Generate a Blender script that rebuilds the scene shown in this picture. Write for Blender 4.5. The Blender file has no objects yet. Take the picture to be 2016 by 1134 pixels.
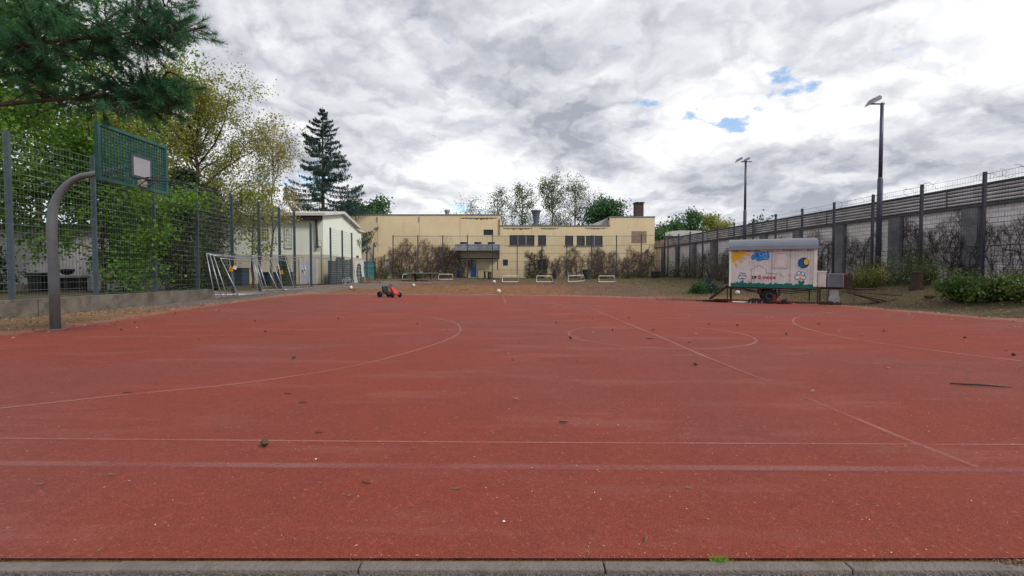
import bpy, math, random
import numpy as np
from mathutils import Vector, Matrix

S = bpy.context.scene
COL = S.collection
R = math.radians
PI = math.pi

# ------------------------------------------------------------------ camera
FPX, HZ, CAMH = 930.0, 537.0, 1.2
TH = math.atan((567 - HZ) / FPX)
cd = bpy.data.cameras.new('camera'); cam = bpy.data.objects.new('camera', cd); COL.objects.link(cam)
cam.location = (0, 0, CAMH); cam.rotation_euler = (PI/2 - TH, 0, 0)
cd.sensor_width = 36; cd.lens = FPX / 2016 * 36; cd.clip_start = 0.05; cd.clip_end = 3000
S.camera = cam

def ray(px, py):
    u = (px - 1008) / FPX; v = (567 - py) / FPX
    return Vector((u, math.cos(TH) + v*math.sin(TH), -math.sin(TH) + v*math.cos(TH)))
def at(px, py, d):
    r = ray(px, py); k = d / r.y
    return Vector((r.x*k, d, CAMH + r.z*k))

# ------------------------------------------------------------------ world
w = bpy.data.worlds.new('World'); S.world = w; w.use_nodes = True
SUN_DIR = Vector((0.66, -0.42, 0.66)).normalized()
SUN_EL = math.asin(SUN_DIR.z); SUN_AZ = math.atan2(SUN_DIR.x, SUN_DIR.y)
w.cycles.sampling_method = 'MANUAL'; w.cycles.sample_map_resolution = 512
nt = w.node_tree; nt.nodes.clear()
def N(t, typ, **kw):
    n = t.nodes.new(typ)
    for k, v in kw.items(): setattr(n, k, v)
    return n
def setin(n, i, v, t):
    if isinstance(v, bpy.types.NodeSocket): t.links.new(v, n.inputs[i])
    else: n.inputs[i].default_value = v
def M(t, op, a, b=0.0, c=None, clamp=False):
    n = N(t, 'ShaderNodeMath', operation=op); n.use_clamp = clamp
    setin(n, 0, a, t); setin(n, 1, b, t)
    if c is not None: setin(n, 2, c, t)
    return n.outputs[0]
def VM(t, op, a, b=(0, 0, 0)):
    n = N(t, 'ShaderNodeVectorMath', operation=op); setin(n, 0, a, t); setin(n, 1, b, t)
    return n.outputs['Value'] if op in ('LENGTH', 'DISTANCE', 'DOT_PRODUCT') else n.outputs[0]
def MR(t, v, a, b, c=0.0, d=1.0, smooth=True):
    n = N(t, 'ShaderNodeMapRange'); n.interpolation_type = 'SMOOTHSTEP' if smooth else 'LINEAR'
    setin(n, 0, v, t); n.inputs[1].default_value = a; n.inputs[2].default_value = b
    n.inputs[3].default_value = c; n.inputs[4].default_value = d
    return n.outputs[0]
def NZ(t, vec, scale, detail=6, rough=.55, dist=0.0, out=0):
    n = N(t, 'ShaderNodeTexNoise'); n.inputs['Scale'].default_value = scale
    n.inputs['Detail'].default_value = detail; n.inputs['Roughness'].default_value = rough
    n.inputs['Distortion'].default_value = dist
    if vec is not None: t.links.new(vec, n.inputs['Vector'])
    return n.outputs[out]
def MIX(t, f, a, b, typ='MIX'):
    n = N(t, 'ShaderNodeMix', data_type='RGBA', blend_type=typ)
    setin(n, 0, f, t); setin(n, 6, a, t); setin(n, 7, b, t)
    return n.outputs[2]

tc = N(nt, 'ShaderNodeTexCoord'); D = tc.outputs['Generated']
sep = N(nt, 'ShaderNodeSeparateXYZ'); nt.links.new(D, sep.inputs[0])
inv = M(nt, 'DIVIDE', 1.0, M(nt, 'ADD', M(nt, 'MAXIMUM', sep.outputs[2], 0.0), 0.30))
cmb = N(nt, 'ShaderNodeCombineXYZ')
nt.links.new(M(nt, 'MULTIPLY', sep.outputs[0], inv), cmb.inputs[0]); nt.links.new(M(nt, 'MULTIPLY', sep.outputs[1], inv), cmb.inputs[1])
cmb.inputs[2].default_value = 3.7
P = cmb.outputs[0]
warpc = NZ(nt, P, 2.2, 5, .6, 0, 1)
warp = VM(nt, 'MULTIPLY', VM(nt, 'SUBTRACT', warpc, (.5, .5, .5)), (.30, .30, .22))
DW = VM(nt, 'ADD', D, warp)
def blob(px, py, rx, ry):
    d0 = ray(px, py).normalized()
    q = VM(nt, 'MULTIPLY', VM(nt, 'SUBTRACT', DW, tuple(d0)), (930.0/rx, 930.0/rx*.6, 930.0/ry))
    return MR(nt, VM(nt, 'LENGTH', q), 0.0, 1.0, 1.0, 0.0)
def blobs(lst):
    acc = None
    for (px, py, rx, ry, wt) in lst:
        b = M(nt, 'MULTIPLY', blob(px, py, rx, ry), wt)
        acc = b if acc is None else M(nt, 'ADD', acc, b)
    return acc
nL = NZ(nt, VM(nt, 'MULTIPLY', P, (.75, 1.0, 1.0)), 1.7, 4, .5, .0)
w2 = VM(nt, 'MULTIPLY', VM(nt, 'SUBTRACT', NZ(nt, P, 6.0, 6, .6, 0, 1), (.5, .5, .5)), (.34, .34, 0))
w3 = VM(nt, 'MULTIPLY', VM(nt, 'SUBTRACT', NZ(nt, P, 1.8, 3, .5, 0, 1), (.5, .5, .5)), (.6, .6, 0))
def puff(vec, sc):
    v = N(nt, 'ShaderNodeTexVoronoi', feature='F1'); v.inputs['Scale'].default_value = sc; v.inputs['Detail'].default_value = 3.0; v.inputs['Roughness'].default_value = .55
    v.normalize = True
    nt.links.new(VM(nt, 'ADD', VM(nt, 'ADD', vec, w2), w3), v.inputs['Vector']); return M(nt, 'SUBTRACT', 1.0, v.outputs['Distance'])
PU = VM(nt, 'MULTIPLY', P, (.95, .95, 1.0))
pA = puff(P, 1.95); pB = puff(PU, 1.95)
relief = M(nt, 'MULTIPLY', M(nt, 'SUBTRACT', pA, pB), .9)
base = M(nt, 'ADD', M(nt, 'ADD', M(nt, 'MULTIPLY', nL, .60), M(nt, 'MULTIPLY', pA, .30)), relief)
shade = blobs([(1140, 285, 190, 80, -.13), (620, 150, 300, 90, -.10), (1060, 95, 210, 90, -.10), (850, 230, 260, 60, -.08),
               (1820, 330, 420, 90, -.10), (1750, 110, 320, 120, -.07), (1250, 110, 90, 110, -.05), (1330, 390, 130, 40, -.08),
               (480, 60, 200, 70, -.05), (820, 350, 260, 40, -.05), (1550, 330, 160, 40, -.05),
               (730, 60, 120, 80, .12), (1420, 200, 240, 120, .09), (940, 265, 120, 30, .10), (1190, 230, 70, 60, .08), (1700, 250, 200, 40, .06),
               (1330, 300, 120, 50, .10), (960, 330, 180, 40, .08), (560, 95, 120, 40, .05)])
bright = M(nt, 'ADD', base, shade)
fac = MR(nt, bright, .35, .655, smooth=False)
ccol = MIX(nt, fac, (.31, .33, .385, 1), (.90, .895, .905, 1))
ccol = MIX(nt, MR(nt, sep.outputs[2], 0.0, .16, .45, 0.0), ccol, (.80, .86, .93, 1))
holes = blobs([(1545, 178, 70, 34, .9), (1420, 255, 75, 24, .9), (1350, 243, 60, 24, .8), (1530, 100, 45, 34, .7), (1640, 75, 40, 20, .6),
               (1250, 212, 70, 22, .75), (620, 362, 120, 34, .9), (935, 405, 90, 28, .9), (1205, 75, 30, 24, .6), (1250, 260, 34, 40, .6),
               (1090, 425, 90, 20, .4)])
n3 = NZ(nt, P, 10, 7, .6, .0)
hole = MR(nt, M(nt, 'ADD', holes, M(nt, 'MULTIPLY', M(nt, 'SUBTRACT', n3, .5), 3.0)), .42, 1.0, 0.0, .97)
sky = N(nt, 'ShaderNodeTexSky', sky_type='NISHITA'); sky.sun_disc = False
sky.sun_elevation = SUN_EL; sky.sun_rotation = SUN_AZ
bs = N(nt, 'ShaderNodeBackground'); nt.links.new(sky.outputs[0], bs.inputs[0]); bs.inputs[1].default_value = .15
bc = N(nt, 'ShaderNodeBackground'); nt.links.new(ccol, bc.inputs[0]); bc.inputs[1].default_value = .93
ms = N(nt, 'ShaderNodeMixShader'); nt.links.new(hole, ms.inputs[0]); nt.links.new(bc.outputs[0], ms.inputs[1]); nt.links.new(bs.outputs[0], ms.inputs[2])
wo = N(nt, 'ShaderNodeOutputWorld'); nt.links.new(ms.outputs[0], wo.inputs[0])

sl = bpy.data.lights.new('sun', 'SUN'); so = bpy.data.objects.new('sun', sl); COL.objects.link(so)
sl.energy = 1.9; sl.angle = R(12); sl.color = (1, .95, .88)
so.rotation_euler = SUN_DIR.to_track_quat('Z', 'Y').to_euler(); so.location = (20, -5, 30)
S.view_settings.view_transform = 'Standard'; S.view_settings.look = 'None'
S.view_settings.exposure = 0.50; S.view_settings.gamma = 1

# ------------------------------------------------------------------ ground height
def ss(a, b, x):
    t = np.clip((np.asarray(x, float) - a) / (b - a), 0, 1); return t*t*(3 - 2*t)
def gz(x, y):
    x = np.asarray(x, float); y = np.asarray(y, float)
    far = .35*ss(26.5, 40, y) + .29*ss(40, 48, y)
    xr = np.where(y < 19, 12.4, 12.4 - .05*(y - 19))
    right = .75*ss(0, 4.6, x - xr) * (1 - .7*ss(27, 48, y))
    left = .28*ss(0, 2.2, -10.9 - x)*ss(16, 31, y)
    z = np.maximum(far, left) + right
    z = np.where((x < -13.32), np.maximum(z, .14*(1 - ss(20.5, 23, y)) + .28), z)
    z = np.where(y < 1.935, -.03, z)
    return z
def g(x, y): return float(gz(x, y))
def gnd(px, py):
    d = 10.0
    r = ray(px, py)
    lo, hi = .5, 80.0
    for i in range(60):
        m = (lo + hi)/2; k = m/r.y
        if CAMH + r.z*k > g(r.x*k, m): lo = m
        else: hi = m
    k = lo/r.y
    return Vector((r.x*k, lo, g(r.x*k, lo)))

# ------------------------------------------------------------------ mesh helpers
class MB:
    def __init__(s): s.v = []; s.f = []; s.smooth = False
    def box(s, x0, y0, z0, x1, y1, z1):
        b = len(s.v)
        s.v += [(x0,y0,z0),(x1,y0,z0),(x1,y1,z0),(x0,y1,z0),(x0,y0,z1),(x1,y0,z1),(x1,y1,z1),(x0,y1,z1)]
        s.f += [tuple(b+i for i in q) for q in ((0,3,2,1),(4,5,6,7),(0,1,5,4),(1,2,6,5),(2,3,7,6),(3,0,4,7))]
        return s
    def tube(s, pts, rad, n=6, cap=True):
        pts = [Vector(p) for p in pts]
        if not hasattr(rad, '__len__'): rad = [rad]*len(pts)
        b = len(s.v); prev = None
        for i, p in enumerate(pts):
            t = (pts[min(i+1, len(pts)-1)] - pts[max(i-1, 0)])
            if t.length < 1e-9: t = Vector((0, 0, 1))
            t.normalize()
            if prev is None:
                a = t.orthogonal().normalized()
                if abs(t.z) < .99:
                    a = Vector((0, 0, 1)).cross(t).normalized()
            else:
                a = prev - t*prev.dot(t)
                a = a.normalized() if a.length > 1e-6 else t.orthogonal().normalized()
            prev = a; c = t.cross(a)
            for k in range(n):
                an = 2*PI*k/n + (PI/4 if n == 4 else 0)
                s.v.append(tuple(p + (a*math.cos(an) + c*math.sin(an))*rad[i]))
        for i in range(len(pts)-1):
            for k in range(n):
                s.f.append((b+i*n+k, b+i*n+(k+1) % n, b+(i+1)*n+(k+1) % n, b+(i+1)*n+k))
        if cap and n > 2:
            s.f.append(tuple(b+k for k in reversed(range(n))))
            s.f.append(tuple(b+(len(pts)-1)*n+k for k in range(n)))
        return s
    def prism(s, poly, o, u, v, nrm, th):
        """polygon (2D) in the plane o+u,v, extruded by th along nrm"""
        o, u, v, nrm = Vector(o), Vector(u), Vector(v), Vector(nrm); b = len(s.v); n = len(poly)
        for k in (0, th):
            for (a, c) in poly: s.v.append(tuple(o + u*a + v*c + nrm*k))
        s.f.append(tuple(b+i for i in reversed(range(n)))); s.f.append(tuple(b+n+i for i in range(n)))
        for i in range(n): s.f.append((b+i, b+(i+1) % n, b+n+(i+1) % n, b+n+i))
        return s
    def lathe(s, prof, c=(0, 0, 0), n=16, axis='z'):
        b = len(s.v)
        for (r, z) in prof:
            for k in range(n):
                a = 2*PI*k/n; x, y = r*math.cos(a), r*math.sin(a)
                p = (x, y, z) if axis == 'z' else ((z, x, y) if axis == 'x' else (x, z, y))
                s.v.append((c[0]+p[0], c[1]+p[1], c[2]+p[2]))
        for i in range(len(prof)-1):
            for k in range(n):
                s.f.append((b+i*n+k, b+i*n+(k+1) % n, b+(i+1)*n+(k+1) % n, b+(i+1)*n+k))
        s.f.append(tuple(b+k for k in reversed(range(n)))); s.f.append(tuple(b+(len(prof)-1)*n+k for k in range(n)))
        return s
    def xf(s, m):
        s.v = [tuple(m @ Vector(p)) for p in s.v]; return s
    def build(s, name, mat, parent=None, smooth=False, bevel=0):
        me = bpy.data.meshes.new(name); me.from_pydata(s.v, [], s.f); me.materials.append(mat); me.validate(); me.update()
        if smooth:
            for p in me.polygons: p.use_smooth = True
        o = bpy.data.objects.new(name, me); COL.objects.link(o)
        if parent: o.parent = parent
        if bevel:
            b = o.modifiers.new('bevel', 'BEVEL'); b.width = bevel; b.segments = 2; b.limit_method = 'ANGLE'
        return o
def mesh_np(name, V, Fq, mat, parent=None, smooth=False):
    """V (n,3), Fq (m,k) int array"""
    V = np.asarray(V, np.float32); Fq = np.asarray(Fq, np.int32); m, k = Fq.shape
    me = bpy.data.meshes.new(name)
    me.vertices.add(len(V)); me.vertices.foreach_set('co', V.ravel())
    me.loops.add(m*k); me.loops.foreach_set('vertex_index', Fq.ravel())
    me.polygons.add(m); me.polygons.foreach_set('loop_start', np.arange(0, m*k, k, dtype=np.int32))
    me.polygons.foreach_set('loop_total', np.full(m, k, np.int32))
    if smooth: me.polygons.foreach_set('use_smooth', np.ones(m, bool))
    me.update(calc_edges=True); me.validate()
    me.materials.append(mat)
    o = bpy.data.objects.new(name, me); COL.objects.link(o)
    if parent: o.parent = parent
    return o
def tag(o, label, cat, group=None):
    o['label'] = label; o['category'] = cat
    if group: o['group'] = group
    return o
def struct(o): o['kind'] = 'structure'; return o
def stuff(o, label=None, cat=None):
    o['kind'] = 'stuff'
    if label: o['label'] = label; o['category'] = cat
    return o
def empty(name, loc, rz=0, label=None, cat=None, group=None):
    o = bpy.data.objects.new(name, None); COL.objects.link(o); o.location = loc; o.rotation_euler = (0, 0, rz)
    o.empty_display_size = .2
    if label: tag(o, label, cat, group)
    return o
def copy_tree(o, parent=None):
    c = o.copy(); COL.objects.link(c); c.parent = parent
    for ch in list(o.children): copy_tree(ch, c)
    return c

# ------------------------------------------------------------------ materials
def mat(name, col, rough=.7, metal=0., var=.25, vscale=3., col2=None, bump=.0, bscale=40., spec=.3, dirt=None, dscale=1.2, dthr=(.5, .65), damt=.6):
    m = bpy.data.materials.new(name); m.use_nodes = True; t = m.node_tree
    b = t.nodes['Principled BSDF']; b.inputs['Roughness'].default_value = rough; b.inputs['Metallic'].default_value = metal
    b.inputs['Specular IOR Level'].default_value = spec
    geo = N(t, 'ShaderNodeTexCoord').outputs['Object']
    n = NZ(t, geo, vscale, 6, .6)
    c2 = col2 if col2 else tuple(c*(1-var) for c in col)
    c = MIX(t, MR(t, n, .32, .68), (*c2, 1), (*col, 1))
    nf = NZ(t, geo, bscale, 3, .6)
    c = MIX(t, MR(t, nf, .3, .7, 0, .18 if var > 0 else 0), c, (*[x*.6 for x in col], 1))
    if dirt:
        nd = NZ(t, geo, dscale, 8, .65)
        c = MIX(t, MR(t, nd, dthr[0], dthr[1], 0, damt), c, (*dirt, 1))
    t.links.new(c, b.inputs['Base Color'])
    if bump:
        bp = N(t, 'ShaderNodeBump'); bp.inputs['Strength'].default_value = bump; bp.inputs['Distance'].default_value = .02
        t.links.new(nf, bp.inputs['Height']); t.links.new(bp.outputs[0], b.inputs['Normal'])
    return m
def leafmat(name, c1, c2, c3=None, transl=.35, gl=.35):
    m = bpy.data.materials.new(name); m.use_nodes = True; t = m.node_tree; t.nodes.clear()
    geo = N(t, 'ShaderNodeNewGeometry')
    ri = geo.outputs['Random Per Island']
    n = NZ(t, geo.outputs['Position'], .9, 3, .5)
    c = MIX(t, ri, (*c1, 1), (*c2, 1))
    c = MIX(t, MR(t, n, .42, .62, 0, .75), c, (*(c3 or c2), 1))
    p = N(t, 'ShaderNodeBsdfPrincipled'); p.inputs['Roughness'].default_value = .55; p.inputs['Specular IOR Level'].default_value = gl
    t.links.new(c, p.inputs['Base Color'])
    tr = N(t, 'ShaderNodeBsdfTranslucent'); t.links.new(MIX(t, .5, c, (1, 1, .3, 1), 'MULTIPLY'), tr.inputs[0])
    mx = N(t, 'ShaderNodeMixShader'); mx.inputs[0].default_value = transl
    t.links.new(p.outputs[0], mx.inputs[1]); t.links.new(tr.outputs[0], mx.inputs[2])
    o = N(t, 'ShaderNodeOutputMaterial'); t.links.new(mx.outputs[0], o.inputs[0])
    return m
def flat(name, col, rough=.6, metal=0., spec=.3):
    return mat(name, col, rough, metal, var=.12, vscale=6, spec=spec)

MT = {}
MT['post'] = mat('galvanised_blue_grey', (.075, .105, .125), .5, .3, .3, 2.5, bump=.1)
MT['wire'] = mat('fence_wire', (.22, .28, .29), .5, .3, .1)
MT['wire_dark'] = mat('fence_wire_dark', (.05, .055, .06), .6, .1, .1)
MT['post_dark'] = mat('fence_post_dark', (.04, .045, .06), .6, .1, .2)
MT['galv'] = mat('bright_galvanised_tube', (.42, .45, .50), .4, .6, .3, 5)
MT['concrete'] = mat('old_concrete', (.165, .145, .12), .92, 0, .45, 1.6, bump=.6, bscale=26, dirt=(.06, .058, .045), dscale=3.1, dthr=(.48, .68), damt=.8)
MT['bark'] = mat('bark', (.085, .065, .05), .95, 0, .5, 6, bump=.7, bscale=18)
MT['bark_grey'] = mat('bark_grey', (.13, .12, .10), .95, 0, .5, 6, bump=.6, bscale=18)
MT['vine'] = mat('vine_wood', (.055, .04, .038), .95, 0, .5, 6)
MT['vine_red'] = mat('vine_wood_reddish', (.15, .095, .075), .95, 0, .5, 6)
MT['white'] = mat('white_paint', (.75, .75, .74), .5, 0, .12, 4)
MT['black'] = mat('black_plastic', (.018, .018, .022), .45, 0, .3, 8)
MT['red'] = mat('red_plastic', (.50, .03, .03), .35, 0, .15, 8, spec=.5)
MT['rubber'] = mat('rubber', (.02, .02, .022), .8, 0, .3, 10)
MT['glass'] = mat('dark_window_glass', (.02, .025, .03), .12, 0, .3, .7, spec=.6)
MT['rust'] = mat('rusty_iron', (.07, .035, .03), .85, .1, .5, 7)
MT['wood'] = mat('weathered_wood', (.20, .14, .09), .9, 0, .4, 6, bump=.3)
MT['dkwood'] = mat('dark_wood', (.06, .04, .03), .9, 0, .4, 6, bump=.3)
MT['orange'] = flat('orange_tag', (.75, .32, .03))
MT['blue'] = flat('blue_paint', (.015, .11, .42))
MT['teal'] = mat('teal_sheet', (.04, .22, .25), .6, 0, .3, 2)
MT['slat'] = mat('dark_grey_slats', (.035, .04, .055), .7, 0, .3, 2)
MT['grey'] = mat('grey_metal', (.30, .33, .37), .5, .4, .3, 2, dirt=(.12, .11, .11))

# ---- ground materials
def vcol_mat():
    m = bpy.data.materials.new('ground_soil'); m.use_nodes = True; t = m.node_tree; b = t.nodes['Principled BSDF']
    b.inputs['Roughness'].default_value = .95; b.inputs['Specular IOR Level'].default_value = .15
    a = N(t, 'ShaderNodeAttribute'); a.attribute_name = 'Col'
    pos = N(t, 'ShaderNodeNewGeometry').outputs['Position']
    n1 = NZ(t, pos, 1.1, 8, .7); n2 = NZ(t, pos, 14, 5, .7); n3 = NZ(t, pos, 70, 3, .6)
    c = MIX(t, MR(t, n1, .4, .62, 0, .55), a.outputs[0], MIX(t, 1.0, a.outputs[0], (.55, .52, .50, 1), 'MULTIPLY'))
    c = MIX(t, MR(t, n2, .42, .6, 0, .65), c, MIX(t, 1.0, c, (.5, .47, .45, 1), 'MULTIPLY'))
    c = MIX(t, MR(t, n2, .60, .72, 0, .55), c, MIX(t, 1.0, c, (1.9, 1.75, 1.5, 1), 'MULTIPLY'))
    t.links.new(c, b.inputs['Base Color'])
    bp = N(t, 'ShaderNodeBump'); bp.inputs['Strength'].default_value = .7; bp.inputs['Distance'].default_value = .03
    t.links.new(M(t, 'ADD', n2, n3), bp.inputs['Height']); t.links.new(bp.outputs[0], b.inputs['Normal'])
    return m
def court_mat():
    m = bpy.data.materials.new('red_sports_surface'); m.use_nodes = True; t = m.node_tree; b = t.nodes['Principled BSDF']
    b.inputs['Roughness'].default_value = .88; b.inputs['Specular IOR Level'].default_value = .25
    pos = N(t, 'ShaderNodeNewGeometry').outputs['Position']
    n0 = NZ(t, pos, .16, 4, .55); n1 = NZ(t, pos, .9, 7, .65); n2 = NZ(t, pos, 7, 5, .6)
    c = MIX(t, MR(t, n0, .42, .58), (.262, .050, .030, 1), (.232, .062, .045, 1))
    c = MIX(t, MR(t, n1, .42, .66, 0, .32), c, (.165, .045, .036, 1))
    c = MIX(t, MR(t, n2, .45, .7, 0, .22), c, (.15, .035, .028, 1))
    vo = N(t, 'ShaderNodeTexVoronoi'); vo.inputs['Scale'].default_value = 230; t.links.new(pos, vo.inputs['Vector'])
    vs = N(t, 'ShaderNodeSeparateColor'); t.links.new(vo.outputs['Color'], vs.inputs[0])
    c = MIX(t, MR(t, vs.outputs[0], .45, .95, 0, .55), c, (.105, .022, .017, 1))
    c = MIX(t, MR(t, vs.outputs[1], .80, 1.0, 0, .45), c, (.40, .12, .095, 1))
    # pale scuffed dust and small specks of grit
    vo2 = N(t, 'ShaderNodeTexVoronoi'); vo2.inputs['Scale'].default_value = 9; vo2.inputs['Randomness'].default_value = 1; t.links.new(pos, vo2.inputs['Vector'])
    c = MIX(t, MR(t, vo2.outputs['Distance'], .05, .035, 0, .0), c, (.6, .5, .42, 1))
    mp = N(t, 'ShaderNodeMapping'); t.links.new(pos, mp.inputs[0]); mp.inputs['Scale'].default_value = (.35, 1.4, 1); mp.inputs['Rotation'].default_value = (0, 0, .12)
    ns = NZ(t, mp.outputs[0], 1.3, 9, .72)
    c = MIX(t, MR(t, ns, .50, .72, 0, .50), c, (.34, .13, .105, 1))
    c = MIX(t, MR(t, NZ(t, mp.outputs[0], 2.6, 9, .75), .54, .74, 0, .5), c, (.12, .035, .028, 1))
    nk = NZ(t, pos, 34, 4, .75); c = MIX(t, MR(t, nk, .57, .72, 0, .55), c, (.40, .17, .14, 1)); c = MIX(t, MR(t, nk, .40, .28, 0, .5), c, (.10, .025, .02, 1))
    a = N(t, 'ShaderNodeAttribute'); a.attribute_name = 'dirt'
    nd = NZ(t, pos, 3.2, 8, .7)
    dm = MR(t, M(t, 'ADD', a.outputs['Fac'], M(t, 'MULTIPLY', M(t, 'SUBTRACT', nd, .5), 1.2)), .35, .75)
    c = MIX(t, M(t, 'MULTIPLY', dm, .80), c, (.27, .155, .11, 1))
    t.links.new(c, b.inputs['Base Color'])
    bp = N(t, 'ShaderNodeBump'); bp.inputs['Strength'].default_value = .8; bp.inputs['Distance'].default_value = .006
    t.links.new(M(t, 'ADD', vo.outputs['Distance'], M(t, 'MULTIPLY', n2, .6)), bp.inputs['Height']); t.links.new(bp.outputs[0], b.inputs['Normal'])
    return m
def line_mat(name, col, cover):
    m = bpy.data.materials.new(name); m.use_nodes = True; t = m.node_tree; b = t.nodes['Principled BSDF']
    b.inputs['Roughness'].default_value = .85
    b.inputs['Base Color'].default_value = (*col, 1)
    pos = N(t, 'ShaderNodeNewGeometry').outputs['Position']
    n0 = NZ(t, pos, .8, 4, .6); n1 = NZ(t, pos, 55, 5, .75)
    ea = N(t, 'ShaderNodeAttribute'); ea.attribute_name = 'mid'
    al = MR(t, M(t, 'ADD', M(t, 'MULTIPLY', n0, .9), M(t, 'MULTIPLY', n1, 1.0)), 1.35 - cover, 1.85 - cover, 0, .52)
    al = M(t, 'MULTIPLY', al, MR(t, ea.outputs['Fac'], 0.0, .75))
    t.links.new(al, b.inputs['Alpha'])
    return m
def asphalt_mat():
    m = bpy.data.materials.new('coarse_asphalt'); m.use_nodes = True; t = m.node_tree; b = t.nodes['Principled BSDF']
    b.inputs['Roughness'].default_value = .9
    pos = N(t, 'ShaderNodeNewGeometry').outputs['Position']
    vo = N(t, 'ShaderNodeTexVoronoi'); vo.inputs['Scale'].default_value = 150; t.links.new(pos, vo.inputs['Vector'])
    vs = N(t, 'ShaderNodeSeparateColor'); t.links.new(vo.outputs['Color'], vs.inputs[0])
    c = MIX(t, MR(t, vs.outputs[0], .2, 1), (.045, .042, .045, 1), (.19, .17, .16, 1))
    c = MIX(t, MR(t, NZ(t, pos, 6, 5, .6), .5, .7, 0, .5), c, (.13, .10, .08, 1))
    t.links.new(c, b.inputs['Base Color'])
    bp = N(t, 'ShaderNodeBump'); bp.inputs['Strength'].default_value = 1; bp.inputs['Distance'].default_value = .008
    t.links.new(vo.outputs['Distance'], bp.inputs['Height']); t.links.new(bp.outputs[0], b.inputs['Normal'])
    return m

# ------------------------------------------------------------------ terrain
rng = np.random.default_rng(7)
def vnoise(x, y, sc, seed=0):
    """cheap smooth value noise"""
    r = np.random.default_rng(seed).random((64, 64))
    u = np.asarray(x)*sc; v = np.asarray(y)*sc
    i = np.floor(u).astype(int); j = np.floor(v).astype(int); fu = u-i; fv = v-j
    fu = fu*fu*(3-2*fu); fv = fv*fv*(3-2*fv)
    q = lambda a, b: r[a % 64, b % 64]
    return (q(i, j)*(1-fu)+q(i+1, j)*fu)*(1-fv)+(q(i, j+1)*(1-fu)+q(i+1, j+1)*fu)*fv
def fenceR(y): return 18.27 - .056*np.asarray(y, float)
xs = np.concatenate([[-900, -400, -150, -80, -50, -35, -25], np.arange(-20, 24.01, .25), [28, 35, 50, 80, 150, 400, 900]])
xs = np.sort(np.append(xs, [-13.33, -13.31]))
ys = np.concatenate([[-300, -60, -10, 0, 1.2, 1.86, 1.925, 1.945, 2.2], np.arange(2.5, 52, .25), [55, 60, 70, 90, 130, 200, 400, 900, 1500]])
X, Y = np.meshgrid(xs, ys); Z = gz(X, Y)
COURT = [(-14.5, 1.9), (14.6, 1.9), (14.2, 9), (12.9, 11.7), (12.5, 15.0), (12.2, 17.6), (9.6, 20.5), (7.2, 22.4), (3.0, 25.4), (-5, 26.4), (-11.9, 27.4), (-12.1, 24), (-11.5, 17.7), (-10.3, 11), (-10.2, 9.4), (-10.8, 7.5), (-12.5, 5.0)]
def inside(px, py, poly):
    r = np.zeros(np.shape(px), bool); n = len(poly)
    for i in range(n):
        x0, y0 = poly[i]; x1, y1 = poly[(i+1) % n]
        c = ((y0 > py) != (y1 > py)) & (px < (x1-x0)*(py-y0)/(y1-y0+1e-12)+x0); r ^= c
    return r
def dist_poly(px, py, poly, skip=(0,)):
    d = np.full(np.shape(px), 1e9); n = len(poly)
    for i in range(n):
        if i in skip: continue
        x0, y0 = poly[i]; x1, y1 = poly[(i+1) % n]; ex, ey = x1-x0, y1-y0
        t = np.clip(((px-x0)*ex+(py-y0)*ey)/(ex*ex+ey*ey), 0, 1)
        d = np.minimum(d, np.hypot(px-x0-t*ex, py-y0-t*ey))
    return d
def ground_weights(X, Y):
    n = vnoise(X, Y, .45, 1)*.6 + vnoise(X, Y, 1.6, 2)*.4 - .5
    grass = ss(37.5, 43, Y + n*9)*ss(-9, -4, X)*.75
    grass = np.maximum(grass, ss(21.0, 27, Y + n*8)*ss(7.5, 10.5, X + n*4)*.8)
    grass = np.maximum(grass, ss(12.0, 13.4, X + n*2.5)*.85)
    grass = np.maximum(grass, ss(-13.2, -14.5, X))
    grass = np.maximum(grass, ss(41, 44, Y+n*4)*ss(-8, -13, X)*.9)
    asph = ss(14, 17.5, Y + n*7)*ss(-10.6, -11.6, X+n*.5)*(1 - ss(-13.3, -13.6, X))
    asph = np.maximum(asph, ss(30, 33.5, Y+n*2)*ss(-7, -9.5, X+n*2)*(1 - ss(41, 43.5, Y)))
    asph = np.maximum(asph, ss(38.5, 40, Y+n*2)*(1-ss(42.5, 44, Y))*ss(-3, -6, X))
    return grass, asph, n
gr, asph, nn = ground_weights(X, Y)
c_lit = np.array([.28, .135, .072]); c_brn = np.array([.155, .10, .075]); c_gr = np.array([.125, .105, .06]); c_as = np.array([.22, .185, .165])
wb = np.clip(ss(1, 7, X)*ss(22, 26, Y) + ss(33.5, 38, Y) + ss(11, 13, X), 0, 1)[..., None]
C = c_lit*(1-wb) + c_brn*wb
C = C*(1-asph[..., None]) + c_as*asph[..., None]
C = C*(1-gr[..., None]) + c_gr*gr[..., None]
near = (ss(-9.5, -11.5, X)*(1-ss(12, 17, Y)))[..., None]*(1-gr[..., None])
C = C*(1-near) + np.array([.29, .19, .115])*near
far_far = (ss(55, 80, Y))[..., None]; C = C*(1-far_far) + np.array([.07, .08, .035])*far_far
ny, nx = X.shape
Zb = Z + np.where((Y > 2.5) & ~inside(X, Y, COURT), (vnoise(X, Y, 1.3, 5)-.5)*.05*ss(0, .8, dist_poly(X, Y, COURT)), 0)
idx = np.arange(nx*ny).reshape(ny, nx)
Fq = np.stack([idx[:-1, :-1], idx[:-1, 1:], idx[1:, 1:], idx[1:, :-1]], -1).reshape(-1, 4)
terr = mesh_np('ground', np.stack([X, Y, Zb], -1).reshape(-1, 3), Fq, vcol_mat(), smooth=True)
ca = terr.data.color_attributes.new('Col', 'FLOAT_COLOR', 'POINT')
ca.data.foreach_set('color', np.concatenate([C.reshape(-1, 3), np.ones((nx*ny, 1))], 1).astype(np.float32).ravel())
struct(terr)

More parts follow.
